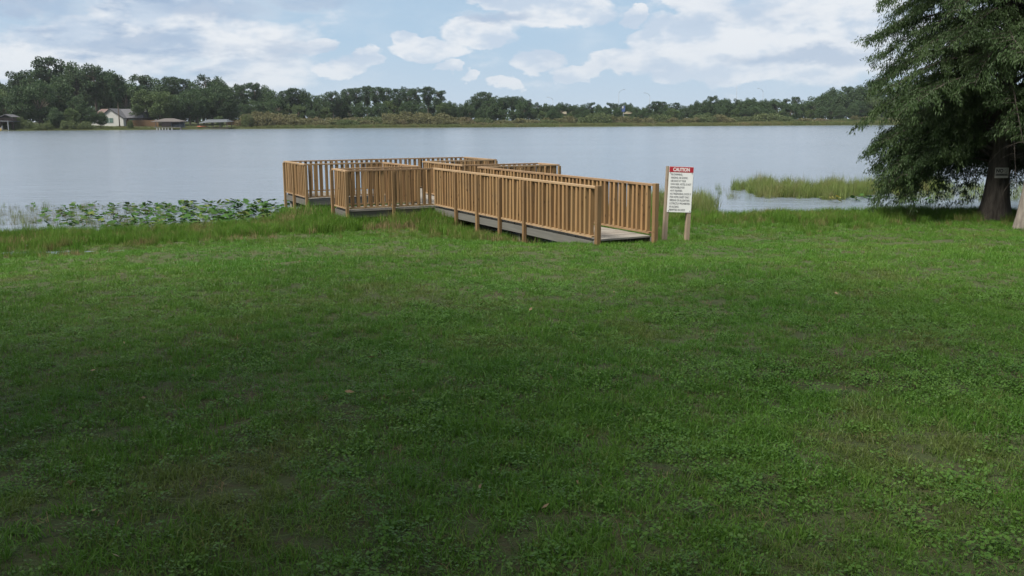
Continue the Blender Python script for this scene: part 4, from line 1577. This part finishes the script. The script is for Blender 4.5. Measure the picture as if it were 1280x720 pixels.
def build_boathouses():
    # covered boathouse with a room and white deck legs
    def frame(px, back):
        Y = float(far_d(px)) + back
        return Y, Y / F_PX
    Y, k = frame(216, -3)
    def X(px): return (px - 216) * k
    def Z(py): return EYE + (yh(216) - py) * k
    r = empty('covered_boathouse', ((216 - 640) * k, Y, 0))
    tag(r, 'brown boathouse with a wide pale roof on white legs', 'boathouse')
    x0, x1, xm0, xm1 = X(198), X(235), X(211), X(222)
    MB().add([(x0, -1, Z(151.8)), (x1, -1, Z(151.8)), (x1, 6, Z(151.8)), (x0, 6, Z(151.8)), (xm0, 2.5, Z(148)), (xm1, 2.5, Z(148)),
              (x0, -1, Z(151.8) - .2), (x1, -1, Z(151.8) - .2), (x1, 6, Z(151.8) - .2), (x0, 6, Z(151.8) - .2)],
             [(0, 1, 5, 4), (1, 2, 5), (2, 3, 4, 5), (3, 0, 4), (9, 8, 7, 6), (0, 6, 7, 1), (1, 7, 8, 2), (2, 8, 9, 3), (3, 9, 6, 0)]).build('roof', M['roof_tan'], r)
    MB().box(X(209.5), X(221), 0, 5, Z(158.3), Z(152.3)).build('wall', M['dark_wall'], r)
    MB().box(X(221.5), X(232), 3.5, 5, Z(158.5), Z(152.3)).build('wall', M['grey_wall'], r)
    MB().box(X(201), X(234), -.6, 5.4, Z(159.4), Z(158.7)).build('deck', M['joist'], r)
    for px in (204, 207.5, 211, 214.5, 218, 222.5): MB().box(X(px) - .13, X(px) + .13, -.5, -.25, -1.2, Z(159.5)).build('leg', M['white'], r)
    for px in (222.5, 232.5, 203): MB().box(X(px) - .09, X(px) + .09, -.4, -.2, Z(158.7), Z(152.4)).build('roof_post', M['grey_wall'], r)
    MB().box(X(223.5), X(231.5), .2, 3.2, Z(158.6), Z(155.5)).build('boat_cover', M['grey_wall'], r)
    MB().box(X(232.3), X(234.5), -.5, .2, -1, Z(159.5)).build('leg', M['joist'], r)
    # open shelter
    Y, k = frame(275, 1.0)
    def X(px): return (px - 275) * k
    def Z(py): return EYE + (yh(275) - py) * k
    zg = 0.05
    r = empty('boat_shelter', ((275 - 640) * k, Y, 0))
    tag(r, 'open boat shelter with grey sloping roof on thin posts', 'boathouse')
    x0, x1 = X(256), X(293)
    MB().add([(X(256), -1, Z(154)), (X(270), -1.5, Z(153)), (X(291.5), -1, Z(152.6)), (X(293), 6, Z(152)), (X(262), 6, Z(153.5)), (X(264), 2.5, Z(149.4)), (X(288), 2.5, Z(149.2))],
             [(0, 1, 5), (1, 2, 6, 5), (2, 3, 6), (3, 4, 5, 6), (4, 0, 5)]).build('roof', M['grey_wall'], r)
    for (px, yy) in ((266, -.6), (274, -.6), (282.3, -.6), (290.5, -.6), (266, 5), (290.5, 5)): MB().box(X(px) - .1, X(px) + .1, yy, yy + .2, -1, Z(153.2)).build('post', M['roof_tan'], r)
    MB().box(X(262), X(292), -.7, 5.2, Z(160.3), Z(159.6)).build('deck', M['joist'], r)
    # orange kayak beside the shelter
    Xk, Yk, zk = far_pos(259, 3.5)
    kb = MB()
    n = 9
    for (sgn) in (1,):
        rings = []
        for i in range(n):
            t = i / (n - 1) * 2 - 1
            w = .42 * (1 - t * t) ** .6 + .01
            rings.append([(t * 1.9, w * math.cos(a), .25 + .10 * t * t + w * .55 * math.sin(a)) for a in [2 * math.pi * j / 8 for j in range(8)]])
        kb.add([p for q in rings for p in q], [(i * 8 + j, i * 8 + (j + 1) % 8, (i + 1) * 8 + (j + 1) % 8, (i + 1) * 8 + j) for i in range(n - 1) for j in range(8)])
    o = kb.build('kayak', M['orange'], None, True)
    o.location = (Xk, Yk, zk + .55)
    tag(o, 'orange kayak lying on the grass beside the open boat shelter', 'kayak')
    # dark boat dock at the left edge of the view
    Y, k = frame(8, 0)
    def X(px): return (px - 8) * k
    def Z(py): return EYE + (yh(8) - py) * k
    r = empty('boat_dock', ((8 - 640) * k, Y, 0))
    tag(r, 'dark roofed boat dock at the foot of the left wooded bank', 'boathouse')
    MB().add([(X(-14), 0, Z(150)), (X(22), 0, Z(151.5)), (X(22), 7, Z(151.5)), (X(-14), 7, Z(150)), (X(-14), 0, Z(150.8)), (X(22), 0, Z(152.3)), (X(22), 7, Z(152.3)), (X(-14), 7, Z(150.8))],
             [(0, 1, 2, 3), (7, 6, 5, 4), (0, 4, 5, 1), (1, 5, 6, 2), (2, 6, 7, 3), (3, 7, 4, 0)]).build('roof', M['grey_wall'], r)
    MB().add([(X(0), 3, Z(147.5)), (X(12), 3, Z(143)), (X(21), 3, Z(146.5)), (X(0), 8, Z(147.5)), (X(12), 8, Z(143)), (X(21), 8, Z(146.5)), (X(21), 3, Z(147.2)), (X(12), 3, Z(143.9)), (X(0), 3, Z(148.2))],
             [(0, 1, 4, 3), (1, 2, 5, 4), (2, 1, 7, 6), (1, 0, 8, 7)]).build('upper_roof', M['roof_grey'], r)
    MB().box(X(2), X(19), 4, 6.5, Z(162), Z(147)).build('wall', M['dark_wall'], r)
    for px in (-12, 2, 5.5, 20.5): MB().box(X(px) - .1, X(px) + .1, .1, .3, -1, Z(151)).build('post', M['metal'], r)
    MB().box(X(-14), X(22), -.4, 7, Z(163), Z(162.2)).build('deck', M['joist'], r)
    ch = MB().box(X(7.7), X(11), .8, 1.6, Z(160), Z(159.2))
    ch.add([(X(8), 1.5, Z(160)), (X(10.8), 1.5, Z(160)), (X(10.2), 1.8, Z(157)), (X(8.8), 1.8, Z(157)), (X(8), 1.62, Z(160)), (X(10.8), 1.62, Z(160)), (X(10.2), 1.92, Z(157)), (X(8.8), 1.92, Z(157))],
           [(0, 1, 2, 3), (7, 6, 5, 4), (0, 4, 5, 1), (1, 5, 6, 2), (2, 6, 7, 3), (3, 7, 4, 0)])
    for px in (7.9, 10.8): ch.box(X(px) - .05, X(px) + .05, .8, 1.6, Z(162.2), Z(160))
    o = ch.build('deck_chair', M['white'])
    o.location = ((8 - 640) * k, Y, 0)
    tag(o, 'white deck chair on the dark roofed boat dock', 'chair')
    # yellow boat
    bt = MB()
    rings = []
    for i in range(9):
        t = i / 8
        w = 1.0 * (1 - (2 * t - 1) ** 4 * .8) if t > .3 else 1.0 * (.75 + .25 * t / .3)
        rings.append([((t - .5) * 5.5, -w, .75), ((t - .5) * 5.5, -w * .8, -.05), ((t - .5) * 5.5, w * .8, -.05), ((t - .5) * 5.5, w, .75), ((t - .5) * 5.5, w * .85, .62), ((t - .5) * 5.5, -w * .85, .62)])
    bt.add([p for q in rings for p in q], [(i * 6 + j, i * 6 + (j + 1) % 6, (i + 1) * 6 + (j + 1) % 6, (i + 1) * 6 + j) for i in range(8) for j in range(6)] + [tuple(range(5, -1, -1)), tuple(range(48, 54))])
    b = empty('yellow_boat', ((1 - 640) * (Y - 2.2) / F_PX, Y - 2.2, 0))
    tag(b, 'yellow boat moored at the dark roofed boat dock', 'boat')
    bt.build('hull', M['yellow'], b)
    MB().box(-1.2, .6, -.5, .5, .62, 1.5).build('console', M['white'], b)


build_boathouses()


def build_roadside():
    rng = np.random.default_rng(909)
    for (px, ytop, side, who) in ((691, 122.5, -1, 'standing alone above the low far trees'), (771.5, 113.5, 1, 'rising beside the blue sign'), (809.5, 117.5, -1, 'right of the blue sign'), (915.5, 108.5, 0, 'tall and bare beside the dark clump of trees'), (948, 112.0, -1, 'above the dark clump of trees')):
        Y = float(far_d(px)) + 95
        k = Y / F_PX
        X = (px - 640) * k
        z = float(ground_z(X, Y))
        H = EYE + (yh(px) - ytop) * k - z
        r = empty('lamp_post', (X, Y, z))
        tag(r, 'thin grey roadside lamp post ' + who, 'lamp post', 'roadside lamp posts')
        MB().tube([(0, 0, -.3), (0, 0, H * .5), (0, 0, H * (.90 if side else 1))], [.15, .11, .08], 8).build('pole', M['metal'], r, True)
        if side:
            MB().tube([(0, 0, H * .89), (side * .7, 0, H * .955), (side * 2.2, 0, H * 1.0)], [.10, .09, .07], 6).build('arm', M['metal'], r, True)
            MB().box(side * 2.7 - .55, side * 2.7 + .55, -.2, .2, H * 1.0 - .1, H * 1.0 + .1).build('lamp_head', M['metal'], r)
    Y = float(far_d(777)) + 60
    k = Y / F_PX
    X = (777.5 - 640) * k
    z = float(ground_z(X, Y))
    r = empty('roadside_sign', (X, Y, z))
    tag(r, 'small blue and white roadside sign among the low far trees', 'sign')
    zt = EYE + (yh(777) - 133) * k - z
    zl = EYE + (yh(777) - 140) * k - z
    MB().box(-.12, .12, -.1, .1, -.3, zl).build('post', M['metal'], r)
    MB().box(-.8, .8, -.15, .15, zl, zt).build('panel', M['blue'], r)
    MB().box(-.7, .0, -.2, -.155, zt - (zt - zl) * .42, zt - .2).build('white_field', M['white'], r)
    for (a, b, yt, lb) in ((686, 722, 139.6, 'left of the blue sign'), (779, 797, 139.4, 'right of the blue sign'), (828, 842, 139.8, 'far right of the blue sign')):
        Y = float(far_d(a)) + 70
        k = Y / F_PX
        zt = EYE + (yh(a) - yt) * k
        x0, x1 = (a - 640) * k, (b - 640) * k
        xm = (x0 + x1) / 2
        z = float(ground_z(xm, Y))
        r = empty('low_building', (xm, Y, z))
        tag(r, 'low tan building showing above the far bushes ' + lb, 'building')
        w = (x1 - x0) / 2
        MB().box(-w, w, 0, 9, -.3, zt - z - 1.3).build('wall', M['tan_wall'], r)
        MB().add([(-w - .6, -.6, zt - z - 1.3), (w + .6, -.6, zt - z - 1.3), (w + .6, 9.6, zt - z - 1.3), (-w - .6, 9.6, zt - z - 1.3), (-w + 2, 4.5, zt - z), (w - 2, 4.5, zt - z)],
                 [(0, 1, 5, 4), (1, 2, 5), (2, 3, 4, 5), (3, 0, 4), (3, 2, 1, 0)]).build('roof', M['tan_wall'], r)


build_roadside()

# ------------------------------------------------------------------ haze


def build_haze():
    o = MB().box(-2600, 2600, -300, 2600, -3.5, 45).build('haze', None)
    mt = bpy.data.materials.new('lake_haze')
    mt.use_nodes = True
    nt = mt.node_tree
    nt.nodes.clear()
    out = nt.nodes.new('ShaderNodeOutputMaterial')
    pv = nt.nodes.new('ShaderNodeVolumePrincipled')
    pv.inputs['Color'].default_value = (0.88, 0.93, 1.0, 1)
    pv.inputs['Density'].default_value = 0.00008
    pv.inputs['Anisotropy'].default_value = 0.2
    nt.links.new(pv.outputs[0], out.inputs['Volume'])
    o.data.materials.append(mt)
    tag(o, 'thin pale summer haze over the lake', 'haze', kind='stuff')


build_haze()
